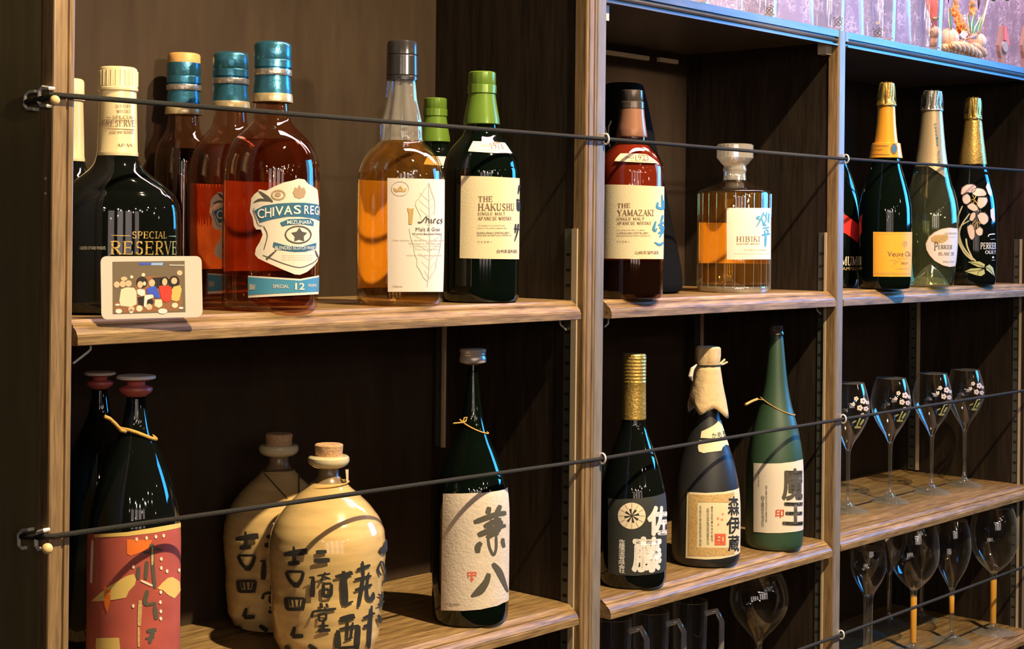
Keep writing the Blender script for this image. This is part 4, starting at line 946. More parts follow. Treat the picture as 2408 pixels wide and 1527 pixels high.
def orange_champ():
    b = Round('champagne_bottle', 'champagne bottle with orange neck foil and square orange label', 'bottle', 2080, 682, SA - .001, 61, 'champagne bottles')
    b.body([(360, 28), (372, 31.5), (390, 35), (410, 41), (440, 50), (470, 57), (505, 61), (600, 61.5), (677, 59)], 'glass_dark_green', round_=.006)
    b.part('neck_foil', [(250, 20), (262, 20.5), (290, 22), (320, 25), (345, 28.5)], 'orange_foil')
    n = b.part('collar', [(337, 31), (338, 33), (352, 35), (364, 37), (372, 38.5), (373, 37)], 'orange_foil')
    sp, b.prof = b.prof, [(b.rad(38), b.z(372)), (b.rad(33), b.z(338))]
    b.text('Veuve Clicquot', (2044, 348, 2077, 355), 'brown_ink', .0008, n); b.poly('seal', [ell(2101, 350, 5, 10)], 'blue_ink', .0008, n); b.poly('seal_rim', ring_poly(2101, 350, 7.5, 12.5, 2), 'brown_ink', .0008, n, dens=False)
    b.brush([[(2045, 342), (2090, 343), 1.3], [(2044, 362), (2092, 364), 1.3]], 'brown_ink', e=.0008, parent=n, name='rule')
    b.prof = sp
    cage(b, 194, 250, 17.0, 20.5, 'gold_foil_bright')
    o, s = (1980, 400), 5.09
    X = lambda P: T(o, s, P)
    L = b.poly('label', [X([(380, 740), (600, 744), (825, 742), (822, 1278), (600, 1278), (380, 1276)])], 'orange_paper', .0006)
    b.brush([[(403, 765), (825, 768), 3], [(403, 765), (403, 1246), 3], [(403, 1232), (822, 1232), 3], [(403, 1246), (822, 1246), 3]], 'tan_ink', o, s, .0009, L, name='rule')
    b.brush([[(740, 850), (740, 930), 5], [(712, 870), (766, 870), (762, 912), (714, 912), (712, 870), 4], [(720, 890), (760, 892), 4], [(712, 866), (740, 850), (766, 866), 4]], 'pale_brown_ink', o, s, .0009, L, name='emblem')
    for wd, bx, m_ in (('Veuve Clic', (543, 974, 806, 1034), 'brown_ink'), ('BRUT', (698, 1104, 775, 1130), 'brown_ink'), ('A REIMS FRANCE', (632, 1176, 790, 1188), 'pale_brown_ink')):
        q = X([bx[:2], bx[2:]]); b.text(wd, (*q[0], *q[1]), m_, .0009, L, heavy=1.3)
    b.brush([[(640, 1060), (790, 1056), 3], [(560, 1090), (620, 1070), (640, 1100), (700, 1075), (3, 4, 3, 2)], [(590, 1160), (640, 1120), (600, 1110), (690, 1100), (3, 4, 3, 2)]], 'pale_brown_ink', o, s, .0009, L)
orange_champ()
def clear_champ():
    b = Round('champagne_bottle', 'clear glass champagne bottle with pale gold neck foil and oval label', 'bottle', 2187, 677, SA - .001, 60, 'champagne bottles')
    b.body([(384, 35), (392, 38.4), (405, 41), (430, 47), (455, 55), (480, 61), (510, 64), (545, 64), (600, 60), (650, 55), (673, 53)], 'glass_pale_green', round_=.006)
    b.part('neck_foil', [(262, 24), (275, 25), (310, 28), (350, 32), (380, 36), (392, 38.5)], 'pale_gold_foil', lo=False)
    b.part('wine', [(412, 39), (430, 43), (455, 51), (480, 57), (510, 60), (545, 60), (600, 56), (650, 51), (664, 46)], 'glass_pale_green')
    b.part('punt', [(622, 3), (632, 16), (648, 30), (668, 44)], 'glass_clear_thick')
    b.poly('foil_tip', [[(2180, 388), (2222, 388), (2221, 418), (2205, 405)]], 'pale_gold_foil', .0006)
    cage(b, 213, 262, 21.5, 23.5, 'silver_foil')
    sp, b.prof = b.prof, [(b.rad(38.5), b.z(392)), (b.rad(32), b.z(350)), (b.rad(24), b.z(262))]
    for i, ch in enumerate('PERRIER JOUET'):
        if ch != ' ': b.text(ch, (2197 + i * .8, 290 + i * 8, 2202 + i * .8, 296 + i * 8), 'blue_ink', .0006)
    b.prof = sp
    o, s = (1980, 400), 5.09
    X = lambda P: T(o, s, P)
    base = [(1005, 880), (1040, 800), (1100, 745), (1180, 705), (1270, 690), (1362, 700), (1366, 800), (1358, 1000), (1336, 1150), (1270, 1160), (1190, 1140), (1100, 1085), (1045, 1020), (1015, 960)]
    L = b.poly('label', [X(base)], 'pink_white_paper', .0007)
    b.poly('print', [X([(1065, 810), (1110, 780), (1180, 775), (1250, 770), (1255, 830), (1200, 870), (1120, 880), (1070, 850)])], 'tan_ink', .001, L)
    b.brush([base[i:i + 2] + [5] for i in range(len(base) - 1)], 'tan_ink', (o[0] + .8, o[1]), s, .0009, L, name='rule')
    for wd, bx, ft, m_ in (('CHAMPAGNE', (1215, 745, 1350, 770), 'plain', 'light_grey_ink'), ('P', (1100, 862, 1140, 962), 'serif', 'grey_ink'), ('ERRIER', (1144, 900, 1300, 945), 'serif', 'grey_ink'), ('BLANC DE', (1148, 985, 1322, 1020), 'serif', 'brown_ink'), ('EPERNAY FRANCE', (1198, 1088, 1325, 1108), 'plain', 'light_grey_ink')):
        q = X([bx[:2], bx[2:]]); b.text(wd, (*q[0], *q[1]), m_, .0011, L, ft, heavy=1.3)
    b.brush([[(1190, 805), (1345, 800), 3]], 'light_grey_ink', o, s, .0011, L, name='rule')
clear_champ()
def flower_champ():
    b = Round('champagne_bottle', 'dark champagne bottle painted with large pink white flowers on pale stems', 'bottle', 2284, 672, SA - .001, 57, 'champagne bottles')
    b.body([(380, 30), (388, 32.3), (405, 37), (430, 44), (455, 51), (485, 56), (520, 57.5), (600, 57.5), (668, 55)], 'glass_black', round_=.006)
    b.part('neck_foil', [(285, 20), (290, 21), (320, 24), (350, 28), (386, 32.5), (388, 32)], 'gold_foil_bright', mod=lambda a, z: 1 + .012 * math.cos(7 * a))
    cage(b, 229, 282, 16.8, 19, 'gold_foil_bright')
    o, s = (1980, 400), 5.09
    X = lambda P: T(o, s, P)
    pet = [[(1430, 290), (1440, 210), (1500, 168), (1580, 168), (1608, 200), (1590, 255), (1545, 275), (1500, 265), (1455, 300)], [(1545, 255), (1570, 222), (1620, 212), (1690, 228), (1722, 280), (1705, 312), (1620, 318), (1570, 300)],
           [(1625, 326), (1722, 322), (1735, 370), (1705, 430), (1650, 470), (1605, 420)], [(1450, 306), (1500, 276), (1538, 312), (1548, 375), (1498, 415), (1462, 400), (1445, 350)], [(1500, 425), (1558, 385), (1615, 430), (1632, 478), (1580, 500), (1512, 462)],
           [(1525, 600), (1538, 530), (1570, 500), (1600, 512), (1598, 560), (1562, 618)], [(1612, 542), (1650, 502), (1710, 512), (1742, 560), (1738, 620), (1690, 662), (1642, 635)], [(1592, 720), (1642, 672), (1682, 710), (1672, 780), (1630, 792), (1600, 762)], [(1500, 680), (1542, 642), (1588, 680), (1590, 800), (1560, 842), (1530, 820), (1505, 740)],
           [(1710, 205), (1730, 145), (1752, 180), (1775, 260), (1772, 320), (1742, 290)], [(1762, 475), (1798, 450), (1815, 600), (1790, 622), (1765, 560)]]
    f = b.poly('painted_flower', [X(p) for p in pet], 'pink_ink', .0006)
    b.brush([p + [p[0]] + [7] for p in pet[:9]], 'black_ink', o, s, .0009, f, name='outline')
    b.brush([[(1580, 340), (1560, 300), 7], [(1585, 345), (1600, 310), 7], [(1580, 350), (1540, 360), 7], [(1585, 355), (1610, 400), 7], [(1580, 355), (1575, 400), 7], [(1610, 620), (1580, 680), 7], [(1612, 625), (1620, 690), 7], [(1600, 600), (1560, 640), 7], [(1615, 610), (1650, 650), 7], [(1560, 640), (1580, 720), 6]], 'gold_foil_bright', o, s, .0010, f, name='stamen')
    b.brush([[(1450, 430), (1395, 560), (1385, 750), (1420, 900), (1480, 1010), (1560, 1080), (14, 18, 22, 22, 20, 16)], [(1530, 520), (1440, 650), (1405, 760), (1440, 900), (1520, 1020), (1600, 1090), (14, 16, 20, 20, 18, 16)], [(1540, 600), (1450, 650), (1420, 700), (10, 14, 10)], [(1490, 820), (1500, 920), (1575, 1085), (18, 18, 14)]], 'pale_gold_ink', o, s, .0006, name='painted_stem')
    lv = b.poly('painted_leaf', [X(p) for p in ([(1475, 1215), (1540, 1180), (1640, 1175), (1692, 1190), (1700, 1240), (1660, 1270), (1610, 1262), (1530, 1235)], [(1640, 1095), (1700, 1130), (1692, 1170), (1620, 1160), (1530, 1112), (1510, 1100), (1560, 1095)], [(1705, 1160), (1750, 1130), (1790, 1170), (1812, 1280), (1770, 1240), (1720, 1200)])], 'green_ink', .0007)
    b.brush([[(1490, 1215), (1620, 1205), (1690, 1180), 5], [(1615, 1262), (1625, 1215), (1690, 1185), 5], [(1530, 1105), (1630, 1130), (1695, 1165), 5], [(1705, 1160), (1760, 1190), (1808, 1275), 5]], 'black_ink', o, s, .0010, lv, name='outline')
    for wd, bx in (('PERRIER', (1650, 872, 1822, 945)), ('JOUET', (1702, 965, 1820, 1004))):
        q = X([bx[:2], bx[2:]]); b.text(wd, (*q[0], *q[1]), 'white_ink', .0008, font='serif', heavy=1.4)
    b.brush([[(1735, 800), (1745, 770), (1812, 765), (10, 12, 12)], [(1790, 1035), (1792, 1055), 22], [(1760, 830), (1815, 828), 4], [(1775, 1080), (1812, 1078), 4]], 'white_ink', o, s, .0008, name='mark')
flower_champ()

# ================================================================== LOWER SHELF, LEFT BAY
def wax(label, u, v, k, U0=318, H0=541.0, full=True, Y=None):
    f = lambda vv: vv if full else 876 + (vv - 884) * k
    g = lambda uu: u + (uu - 313) * k
    pr = lambda L: [(f(a), h * k) for a, h in L]
    b = Round('shochu_bottle', label, 'bottle', u, v, SB3, 107 * k, 'dark bottles with red disc stoppers', Y=Y)
    b.body(pr([(924, 22), (940, 22), (975, 27), (1005, 33), (1035, 44), (1065, 58), (1100, 73), (1140, 87), (1180, 97), (1220, 104), (1270, 107), (1400, 107), (1560, 107)]), 'glass_black', round_=.006)
    c = b.part('stopper', pr([(884, 2), (884.5, 42), (889, 44), (894, 36), (897, 22), (905, 21), (909, 30), (911, 38), (917, 39), (924, 34), (929, 26), (932, 22)]), 'red_wax')
    b.part('stopper_rim', pr([(883, 2), (883, 43), (886, 45.5), (890, 45.5), (892, 40)]), 'cap_rim_white', parent=c, lo=False)
    if full:
        L = b.poly('label', [[(208, 1256), (228, 1256), (320, 1252), (425, 1240), (428, 1560), (204, 1560)]], 'red_paper', .0006)
        o, s = (150, 1200), 4.669
        X = lambda P: T(o, s, P)
        b.poly('top_band', [X([(360, 270), (700, 240), (1290, 135), (1290, 185), (1000, 245), (700, 285), (370, 300)])], 'yellow_ink', .0009, L)
        b.poly('cloud', [X([(330, 1000), (430, 910), (530, 830), (620, 770), (700, 720), (770, 700), (795, 760), (780, 820), (720, 890), (690, 960), (560, 985), (400, 1000)]), X([(1010, 860), (1060, 800), (1120, 745), (1170, 735), (1250, 790), (1270, 880), (1190, 970), (1120, 930), (1070, 880)])], 'yellow_ink', .0009, L)
        for g_ in ([(700, 320), (960, 330), (900, 440), (740, 500), (700, 480)], [(470, 840), (540, 850), (530, 1000), (500, 1130), (470, 1040)]): b.poly('orange_patch', [X(g_)], 'orange_ink', .0009, L)
        b.brush([[(955, 370), (962, 520), (965, 640), (985, 860), (50, 40, 40, 34)], [(905, 560), (890, 760), 40], [(820, 620), (812, 760), 38], [(870, 460), (960, 470), 30], [(990, 420), (1060, 440), 30], [(910, 880), (880, 1000), (900, 1040), 44], [(890, 1040), (1000, 1020), 34], [(985, 1050), (1000, 1200), 46], [(900, 1330), (1000, 1310), 44], [(970, 1320), (930, 1460), (50, 40)], [(890, 1410), (980, 1390), 26]], 'grey_ink', o, s, .0011, L)
        for st_ in ([(835, 990), (825, 1270), 40], [(960, 400), (958, 600), 22], [(820, 1280), (820, 1500), 24]): b.brush([st_], 'tan_ink', o, s, .0012, L, name='gold_stroke')
        b.poly('speck', [X(ell(x, y, 14, 22, 8)) for x, y in ((765, 620), (765, 1050), (1050, 535), (1050, 635), (1110, 670), (1045, 900), (1040, 1010), (1045, 1110), (1045, 1190), (800, 318), (900, 305), (995, 290), (1075, 280), (1240, 660))], 'cream_ink', .0013, L)
        b.brush([[(840, 770), (960, 830), 24]], 'cream_ink', o, s, .0012, L, name='speck')
        b.poly('gold_panel', [X([(385, 1405), (620, 1400), (640, 1600), (375, 1600)])], 'yellow_ink', .0009, L)
        b.brush([[(345, 330), (330, 800), 28]], 'pink_ink', o, s, .0008, L, name='label_seam')
    # cord tied round the neck
    if full:
        z0 = b.z(1016); pts = []
        for i in range(33):
            a = 2 * PI * i / 32; th = a
            zz = z0 + b.rad(4) * math.cos(2 * a) + b.rad(20) * (-math.sin(a) * .7)
            R = b.R(zz) + .0016
            pts.append((R * (math.cos(th) * b.tc.x + math.sin(th) * b.rt.x), R * (math.cos(th) * b.tc.y + math.sin(th) * b.rt.y), zz))
        rp = obj('neck_rope', *tube_mesh(pts[:-1], .0019, 8, closed=True), 'rope_gold', b.root, smooth=True)
        q = [Vector(at(x, y, b.y - .035)) - b.C for x, y in ((246, 980), (258, 985), (272, 998), (284, 1012), (296, 1016))]
        obj('rope_end', *tube_mesh(q, .0019, 8), 'rope_gold', rp, smooth=True)
    return b
wax('dark glossy bottle with red disc stopper, gold neck rope and red illustrated label', 313, 1560, 1.0, Y=0.066)
wax('dark bottle with red disc stopper standing behind the red labelled one', 229, 1440, 0.80, full=False, Y=0.200)

JAR = [[(335, 460), (342, 530), (340, 610), (14, 26, 30)], [(238, 545), (470, 510), (34, 56)], [(280, 640), (395, 628), 36], [(262, 722), (430, 722), 20], [(262, 725), (290, 800), (335, 855), (24, 26, 30)], [(430, 725), (415, 800), (380, 860), (24, 26, 34)], [(325, 858), (395, 862), 40],
       [(245, 1000), (440, 998), 20], [(258, 1000), (275, 1115), 32], [(438, 1000), (418, 1125), 28], [(270, 1112), (425, 1110), 26], [(300, 1010), (312, 1080), 14], [(340, 1010), (350, 1090), 14], [(392, 1010), (385, 1080), 14],
       [(345, 1290), (335, 1340), (320, 1390), (20, 30, 34)], [(320, 1392), (430, 1388), 34], [(250, 1490), (300, 1540), 34], [(480, 1480), (560, 1540), 34]]
JAR2 = [[(550, 520), (655, 515), 30], [(530, 612), (685, 602), 38], [(485, 785), (535, 778), 16], [(525, 780), (515, 985), (28, 42)], [(500, 850), (535, 838), 16], [(565, 765), (690, 742), 16], [(640, 728), (600, 825), 16], [(595, 760), (690, 800), 16], [(622, 850), (622, 985), 26], [(700, 850), (695, 975), 26], [(620, 850), (700, 843), 18], [(630, 912), (690, 908), 14], [(620, 978), (700, 975), 26],
        [(597, 1045), (607, 1100), 24], [(525, 1130), (508, 1195), (16, 26)], [(525, 1135), (745, 1105), 22], [(650, 1050), (665, 1095), 18], [(580, 1160), (582, 1235), 18], [(650, 1155), (645, 1225), 18], [(580, 1160), (652, 1155), 14], [(580, 1232), (648, 1226), 14], [(618, 1230), (624, 1325), 22], [(578, 1288), (672, 1280), 18], [(568, 1332), (690, 1325), 28]]
JAR3 = [[(735, 775), (905, 735), (24, 34)], [(815, 715), (825, 900), (832, 1070), (30, 50, 44)], [(830, 1065), (910, 1028), (26, 12)], [(885, 715), (842, 800), 20], [(1000, 615), (1012, 765), 20], [(945, 705), (1078, 655), 24], [(922, 805), (1090, 765), 20], [(925, 915), (1095, 858), 24], [(1010, 765), (995, 900), (962, 1085), (20, 24, 22)], [(1062, 730), (1042, 900), (1050, 1005), (1105, 1005), (1108, 935), (16, 16, 24, 40, 16)],
        [(780, 1222), (925, 1180), 46], [(762, 1325), (760, 1515), (30, 54)], [(775, 1318), (965, 1280), 22], [(960, 1280), (945, 1525), 38], [(855, 1235), (850, 1405), 20], [(905, 1245), (890, 1395), 16], [(825, 1432), (905, 1400), 18], [(770, 1512), (945, 1500), 22], [(1005, 1205), (1125, 1150), 20], [(1092, 1075), (1075, 1300), (1062, 1520), (18, 30, 26)], [(1010, 1295), (1065, 1275), 26],
        [(1185, 525), (1238, 475), (1245, 395), (60, 50, 20)], [(1190, 612), (1150, 700), (1188, 765), 15], [(1200, 615), (1248, 760), (1215, 845), 16], [(1155, 958), (1222, 985), 15], [(1198, 930), (1200, 1085), 15], [(1150, 1070), (1232, 1030), 15], [(1160, 1170), (1192, 1255), (24, 36)]]
def jar(label, u, v, k, H0, U0, front=True, kx=1):
    f = lambda vv: H0 + (vv - 545) * k
    g = lambda uu: u + (uu - 768) * k
    pr = lambda L: [(f(a), h * k) for a, h in L]
    b = Round('sake_jar', label, 'jar', u, v, SB3, 137 * k * kx, 'cream stoneware jars', Y=None if front else 0.205)
    body = [(1134, 40), (1140, 46), (1150, 56), (1165, 74), (1185, 94), (1210, 114), (1238, 129), (1268, 135.5), (1300, 137), (1345, 134), (1380, 131), (1410, 131), (1440, 128), (1480, 124), (1520, 121), (1550, 118)]
    b.body([(q, h * kx) for q, h in pr(body)], 'ceramic_cream', 'jar_body', round_=.012)
    me = b.root.children[0].data
    for vv in me.vertices:                               # hand thrown: dents and turning ridges
        a = math.atan2(vv.co.y, vv.co.x); z = vv.co.z
        w_ = 1 + .010 * math.sin(3 * a + z * 30) * math.sin(z * 45) + .0035 * math.sin(z * 420)
        vv.co.x *= w_; vv.co.y *= w_
    b.part('jar_neck', pr([(1094, 24), (1100, 23), (1118, 25), (1134, 34), (1140, 44)]), 'ceramic_brown')
    b.part('lip', pr([(1071, 30), (1072, 44), (1076, 48), (1083, 49), (1091, 46), (1097, 38), (1101, 26)]), 'ceramic_white')
    b.part('cork_stopper', pr([(1044, 2), (1044.5, 31), (1047, 33.5), (1075, 31.5), (1082, 28)]), 'cork_stopper')
    tr = lambda uu, vv: (g(uu), f(vv))
    for S_ in ((JAR, JAR2, JAR3) if front else (JAR, JAR2)):
        b.brush(S_, 'black_ink', (620, 1180), 4.4, .0022, tr=tr, bold=1.4)
    if front:
        z0 = b.z(f(1139)); pts = []
        for i in range(28):
            a = 2 * PI * i / 28; R = b.R(z0) + .0012
            pts.append((R * (math.cos(a) * b.tc.x + math.sin(a) * b.rt.x), R * (math.cos(a) * b.tc.y + math.sin(a) * b.rt.y), z0 + .003 * math.sin(a)))
        obj('neck_string', *tube_mesh(pts, .0009, 6, closed=True), 'rope_gold', b.root)
        b.poly('neck_tag', [[(806, 1104), (817, 1104), (818, 1132), (808, 1134)]], 'kraft_paper', .0035)
    else:
        b.brush([[(625, 1113), (651, 1145), (676, 1174), 2.6], [(699, 1118), (700, 1145), (700, 1172), 2.6], [(622, 1110), (650, 1106), (690, 1103), 2.2], [(699, 1118), (730, 1145), 2.2]], 'string_dark', e=.0018, name='neck_string')
        b.brush([[(672, 1176), (690, 1173), (712, 1170), 4]], 'rope_gold', e=.0022, name='rope_knot')
    return b
jar('cream stoneware jar with cork and black brush writing, standing in front', 768, 1567, 1.0, 545, 768)
jar('cream stoneware jar with cork, standing behind and left of the other jar', 651, 1500, 0.955, 543, 651, front=False, kx=.96)

def kane():
    b = Round('shochu_bottle', 'dark bottle with ridged metal cap and large black brush writing on white label', 'bottle', 1105, 1480, SB3, 90)
    b.body([(852, 11), (868, 12), (885, 13), (920, 17), (960, 22), (1000, 30), (1030, 41), (1055, 53), (1085, 66), (1115, 77), (1145, 85), (1180, 89), (1230, 90.5), (1400, 90.5), (1468, 89)], 'glass_dark_green', round_=.006)
    b.part('cap', [(820, 2), (820.5, 29), (822, 31.5), (827, 31), (830, 29.5), (833, 31), (836, 29.5), (840, 31.5), (849, 32), (852, 31), (855, 24), (858, 12)], 'aluminium_cap')
    z0 = b.z(1003); pts = []
    for i in range(24):
        a = 2 * PI * i / 24; zz = z0 - b.rad(16) * math.sin(a); R = b.R(zz) + .001
        pts.append((R * (math.cos(a) * b.tc.x + math.sin(a) * b.rt.x), R * (math.cos(a) * b.tc.y + math.sin(a) * b.rt.y), zz))
    rp = obj('neck_string', *tube_mesh(pts, .0010, 6, closed=True), 'rope_gold', b.root)
    q = [at(x, y, b.y - .012) - b.C for x, y in ((1066, 996), (1088, 994), (1092, 983), (1098, 982), (1096, 990), (1090, 994))]
    obj('string_end', *tube_mesh(q, .0009, 6), 'rope_gold', rp)
    o, s = (1030, 1150), 5.089
    X = lambda P: T(o, s, P)
    L = b.poly('label', [X([(70, 58), (300, 55), (520, 48), (700, 25), (800, 0), (845, -20), (850, 600), (842, 1330), (700, 1400), (500, 1445), (300, 1460), (45, 1455), (55, 700)])], 'washi_paper', .0006)
    b.brush([[(605, 215), (588, 300), (46, 52)], [(735, 195), (690, 300), (44, 52)], [(430, 400), (600, 335), (700, 300), (805, 288), (46, 56, 50, 44)], [(545, 455), (640, 400), (745, 365), (44, 50, 50)], [(735, 380), (735, 440), (700, 520), (50, 50, 40)], [(475, 555), (600, 500), (700, 460), (800, 438), (52, 56, 46, 34)], [(575, 590), (640, 545), (715, 525), (44, 46, 40)], [(640, 370), (620, 450), (560, 545), (44, 44, 34)], [(690, 330), (682, 560), 44], [(590, 585), (605, 700), (655, 810), (688, 720), (685, 560), (26, 26, 26, 26, 26)], [(515, 640), (470, 690), (475, 765), (40, 62, 44)], [(765, 590), (762, 640), (780, 700), (30, 40, 30)]], 'grey_ink', o, s, .0010, L, bold=1.25)
    b.brush([[(600, 1010), (575, 1110), (500, 1220), (400, 1285), (44, 60, 84, 26)], [(645, 890), (720, 985), (760, 1080), (825, 1235), (40, 66, 54, 22)]], 'grey_ink', o, s, .0011, L, bold=1.25)
    b.brush([[(370, 1000), (450, 1000), 14], [(375, 1035), (445, 1030), 14], [(405, 1000), (405, 1110), 20], [(360, 990), (365, 1060), 12], [(455, 990), (450, 1050), 12], [(385, 1080), (430, 1075), 18]], 'red_ink', o, s, .0010, L, name='red_seal')
    q = X([(105, 1370), (270, 1392)]); b.text('本格焼酎', (q[0][0], q[0][1], q[1][0], q[1][1]), 'grey_ink', .0010, L)
kane()

# ================================================================== LOWER SHELF, MIDDLE BAY
def sato():
    b = Round('shochu_bottle', 'dark bottle with gold capsule and black label with white crest and writing', 'bottle', 1486, 1389, SB2, 80)
    b.body([(980, 27), (992, 28), (1010, 32), (1035, 41), (1060, 50), (1090, 60), (1120, 68), (1150, 75), (1185, 79), (1230, 80), (1350, 80), (1380, 79)], 'glass_black', round_=.006)
    rd = [(832, 2), (832.5, 26), (836, 28)] + [(838 + i * 4, 27.4 + (.9 if i % 2 else 0)) for i in range(15)] + [(898, 28.5), (902, 27.5), (930, 28), (984, 29), (986, 28)]
    b.part('capsule', rd, 'gold_foil_bright', deg=20)
    o, s = (1420, 1150), 6.106
    X = lambda P: T(o, s, P)
    L = b.poly('label', [X([(70, 130), (180, 150), (420, 140), (560, 128), (700, 108), (800, 80), (893, 45), (895, 600), (890, 1140), (830, 1200), (650, 1232), (450, 1250), (180, 1235), (70, 1200)])], 'black_paper', .0006)
    b.poly('crest', [X(p) for p in ring_poly(402, 388, 192, 190, 88, 40)], 'cream_ink', .0009, L, dens=False)
    for i in range(8):
        a = i * PI / 4 + PI / 8; c, s2 = math.cos(a), math.sin(a)
        b.poly('crest_spoke', [X([(402 + 16 * math.cos(a - PI / 8), 388 + 16 * math.sin(a - PI / 8)), (402 + 104 * math.cos(a - PI / 8 - .0), 388 + 104 * math.sin(a - PI / 8)), (402 + 104 * math.cos(a + PI / 8 - .38), 388 + 104 * math.sin(a + PI / 8 - .38))])], 'cream_ink', .0009, L)
    b.brush([[(402 + r * math.cos(a), 388 + r * math.sin(a)), (402 + r2 * math.cos(a), 388 + r2 * math.sin(a)), 4] for a in [i * PI / 6 for i in range(12)] for r, r2 in ((108, 186),)], 'black_ink', o, s, .0011, L, name='crest_line')
    for wd, bx in (('佐', (612, 235, 892, 670)), ('藤', (398, 675, 815, 1195))):
        q = X([bx[:2], bx[2:]]); b.text(wd, (*q[0], *q[1]), 'white_ink', .0010, L, heavy=2.6)
    b.column('佐藤酒造有限会社', 1420 + 265 / s, 1150 + 725 / s, 1150 + 1210 / s, 88 / s, 'white_ink', .0010, L, heavy=1.8)
sato()
def tan_box():
    b = Round('shochu_bottle', 'orange labelled bottle, a sliver seen between the post and gold capped bottle', 'bottle', 1398, 1340, SB2, 50, Y=0.165)
    b.body([(1000, 14), (1060, 18), (1110, 32), (1150, 40), (1200, 44), (1260, 44), (1330, 43)], 'glass_black')
    L = b.band('label', 20, 100, 1150, 1272, 'tan_ink', e=.0006)
tan_box()
def mori():
    b = Round('shochu_bottle', 'matte black bottle with a folded tan paper hood tied round its neck', 'bottle', 1659, 1339, SB2, 80)
    b.body([(850, 16), (880, 18), (940, 23), (970, 27), (1000, 36), (1030, 46), (1060, 56), (1090, 65), (1120, 72), (1150, 77), (1190, 80), (1240, 80.5), (1300, 80), (1330, 78)], 'glass_matte_black', round_=.007)
    wr = lambda a, z: 1 + .035 * math.sin(5 * a + z * 60) + .02 * math.sin(11 * a - z * 140)
    h = b.part('paper_hood', [(814, 2), (815, 25), (819, 29), (835, 29.5), (850, 29), (857, 27)], 'kraft_paper', mod=wr)
    # skirt of the hood with a zigzag hem
    n = 48; V = []; rows = 8; hem = [(0, 962), (.07, 956), (.20, 984), (.30, 950), (.42, 980), (.55, 945), (.67, 975), (.78, 938), (.86, 946), (.945, 974), (1, 962)]
    def hemv(t):
        for i in range(len(hem) - 1):
            if hem[i][0] <= t <= hem[i + 1][0]: return hem[i][1] + (hem[i + 1][1] - hem[i][1]) * (t - hem[i][0]) / (hem[i + 1][0] - hem[i][0])
    for j in range(rows + 1):
        for i in range(n):
            t = i / n; a = 2 * PI * t; vv = 856 + (hemv(t) - 856) * j / rows; hw = 27.5 + (vv - 856) * .17
            r = b.rad(hw) * (1 + .04 * math.cos(4 * a + .6) * j / rows + .02 * math.sin(9 * a + j))
            th = a
            V.append((r * (math.cos(th) * b.tc.x + math.sin(th) * b.rt.x), r * (math.cos(th) * b.tc.y + math.sin(th) * b.rt.y), b.z(vv)))
    Q = [(j * n + i, j * n + (i + 1) % n, (j + 1) * n + (i + 1) % n, (j + 1) * n + i) for j in range(rows) for i in range(n)]
    o = obj('hood_skirt', V, Q, 'kraft_paper', h, smooth=True); so = o.modifiers.new('thick', 'SOLIDIFY'); so.thickness = .0004
    r = b.rad(30); z = b.z(858)
    tie = obj('tie', *tube_mesh([(r * math.cos(a), r * math.sin(a), z) for a in [2 * PI * i / 28 for i in range(28)]], .0013, 6, closed=True), 'string_dark', h)
    q = [at(x, y, b.y - .014) - b.C for x, y in ((1690, 860), (1698, 852), (1704, 846))]
    obj('tie_end', *tube_mesh(q, .0017, 8), 'kraft_paper', tie)
    q = [at(x, y, b.y - .014) - b.C for x, y in ((1690, 858), (1700, 857), (1710, 852))]
    obj('tie_end', *tube_mesh(q, .0015, 8), 'kraft_paper', tie)
    q = [at(x, y, b.y - .012) - b.C for x, y in ((1638, 858), (1628, 868), (1624, 885), (1628, 896))]
    obj('tie_end', *tube_mesh(q, [.001, .003, .0035, .001], 8), 'washi_paper', tie)
    nl = b.poly('neck_label', [[(1650, 1015), (1672, 1004), (1688, 990), (1700, 988), (1706, 1005), (1714, 1030), (1690, 1032), (1648, 1030)], [(1645, 1036), (1700, 1034), (1718, 1033), (1725, 1048), (1705, 1046), (1698, 1052), (1695, 1060), (1665, 1064), (1655, 1066), (1644, 1062), (1642, 1052)]], 'cream_paper', .0007)
    for i, ch in enumerate('かめ壺'): b.text(ch, (1674 + i * 13, 1018 - i * 3, 1685 + i * 12, 1031 - i * 2), 'grey_ink', .001, nl, heavy=1.4)
    o_, s = (1400, 1060), 3.269
    X = lambda P: T(o_, s, P)
    L = b.poly('label', [X([(710, 318), (850, 326), (980, 318), (1060, 302), (1118, 284), (1116, 540), (1110, 782), (1040, 815), (960, 832), (850, 838), (700, 826), (705, 560)])], 'cream_paper', .0006)
    b.poly('border', [X([(724, 334), (860, 342), (985, 333), (1060, 318), (1062, 400), (985, 398), (790, 396), (786, 745), (985, 748), (1062, 735), (1062, 795), (985, 808), (850, 814), (718, 806)])], 'tan_ink', .0009, L)
    for wd, bx in (('森', (1012, 348, 1096, 500)), ('伊', (1000, 505, 1098, 640)), ('蔵', (1012, 650, 1096, 775))):
        q = X([bx[:2], bx[2:]]); b.text(wd, (*q[0], *q[1]), 'black_ink', .0010, L, heavy=1.8)
    for wd, x, y0, y1, w_ in (('本格かめ壺焼酎芋焼酎', 810, 420, 740, 16), ('有限会社森伊蔵酒造鹿児島県垂水市', 865, 440, 725, 20), ('鹿児島県垂水市牛根境', 895, 425, 700, 15)):
        b.column(wd, 1400 + x / s, 1060 + y0 / s, 1060 + y1 / s, w_ / s, 'grey_ink', .0010, L)
    q = X([(915, 640), (995, 724)]); b.text('印', (*q[0], *q[1]), 'red_ink', .0010, L, heavy=3.0)
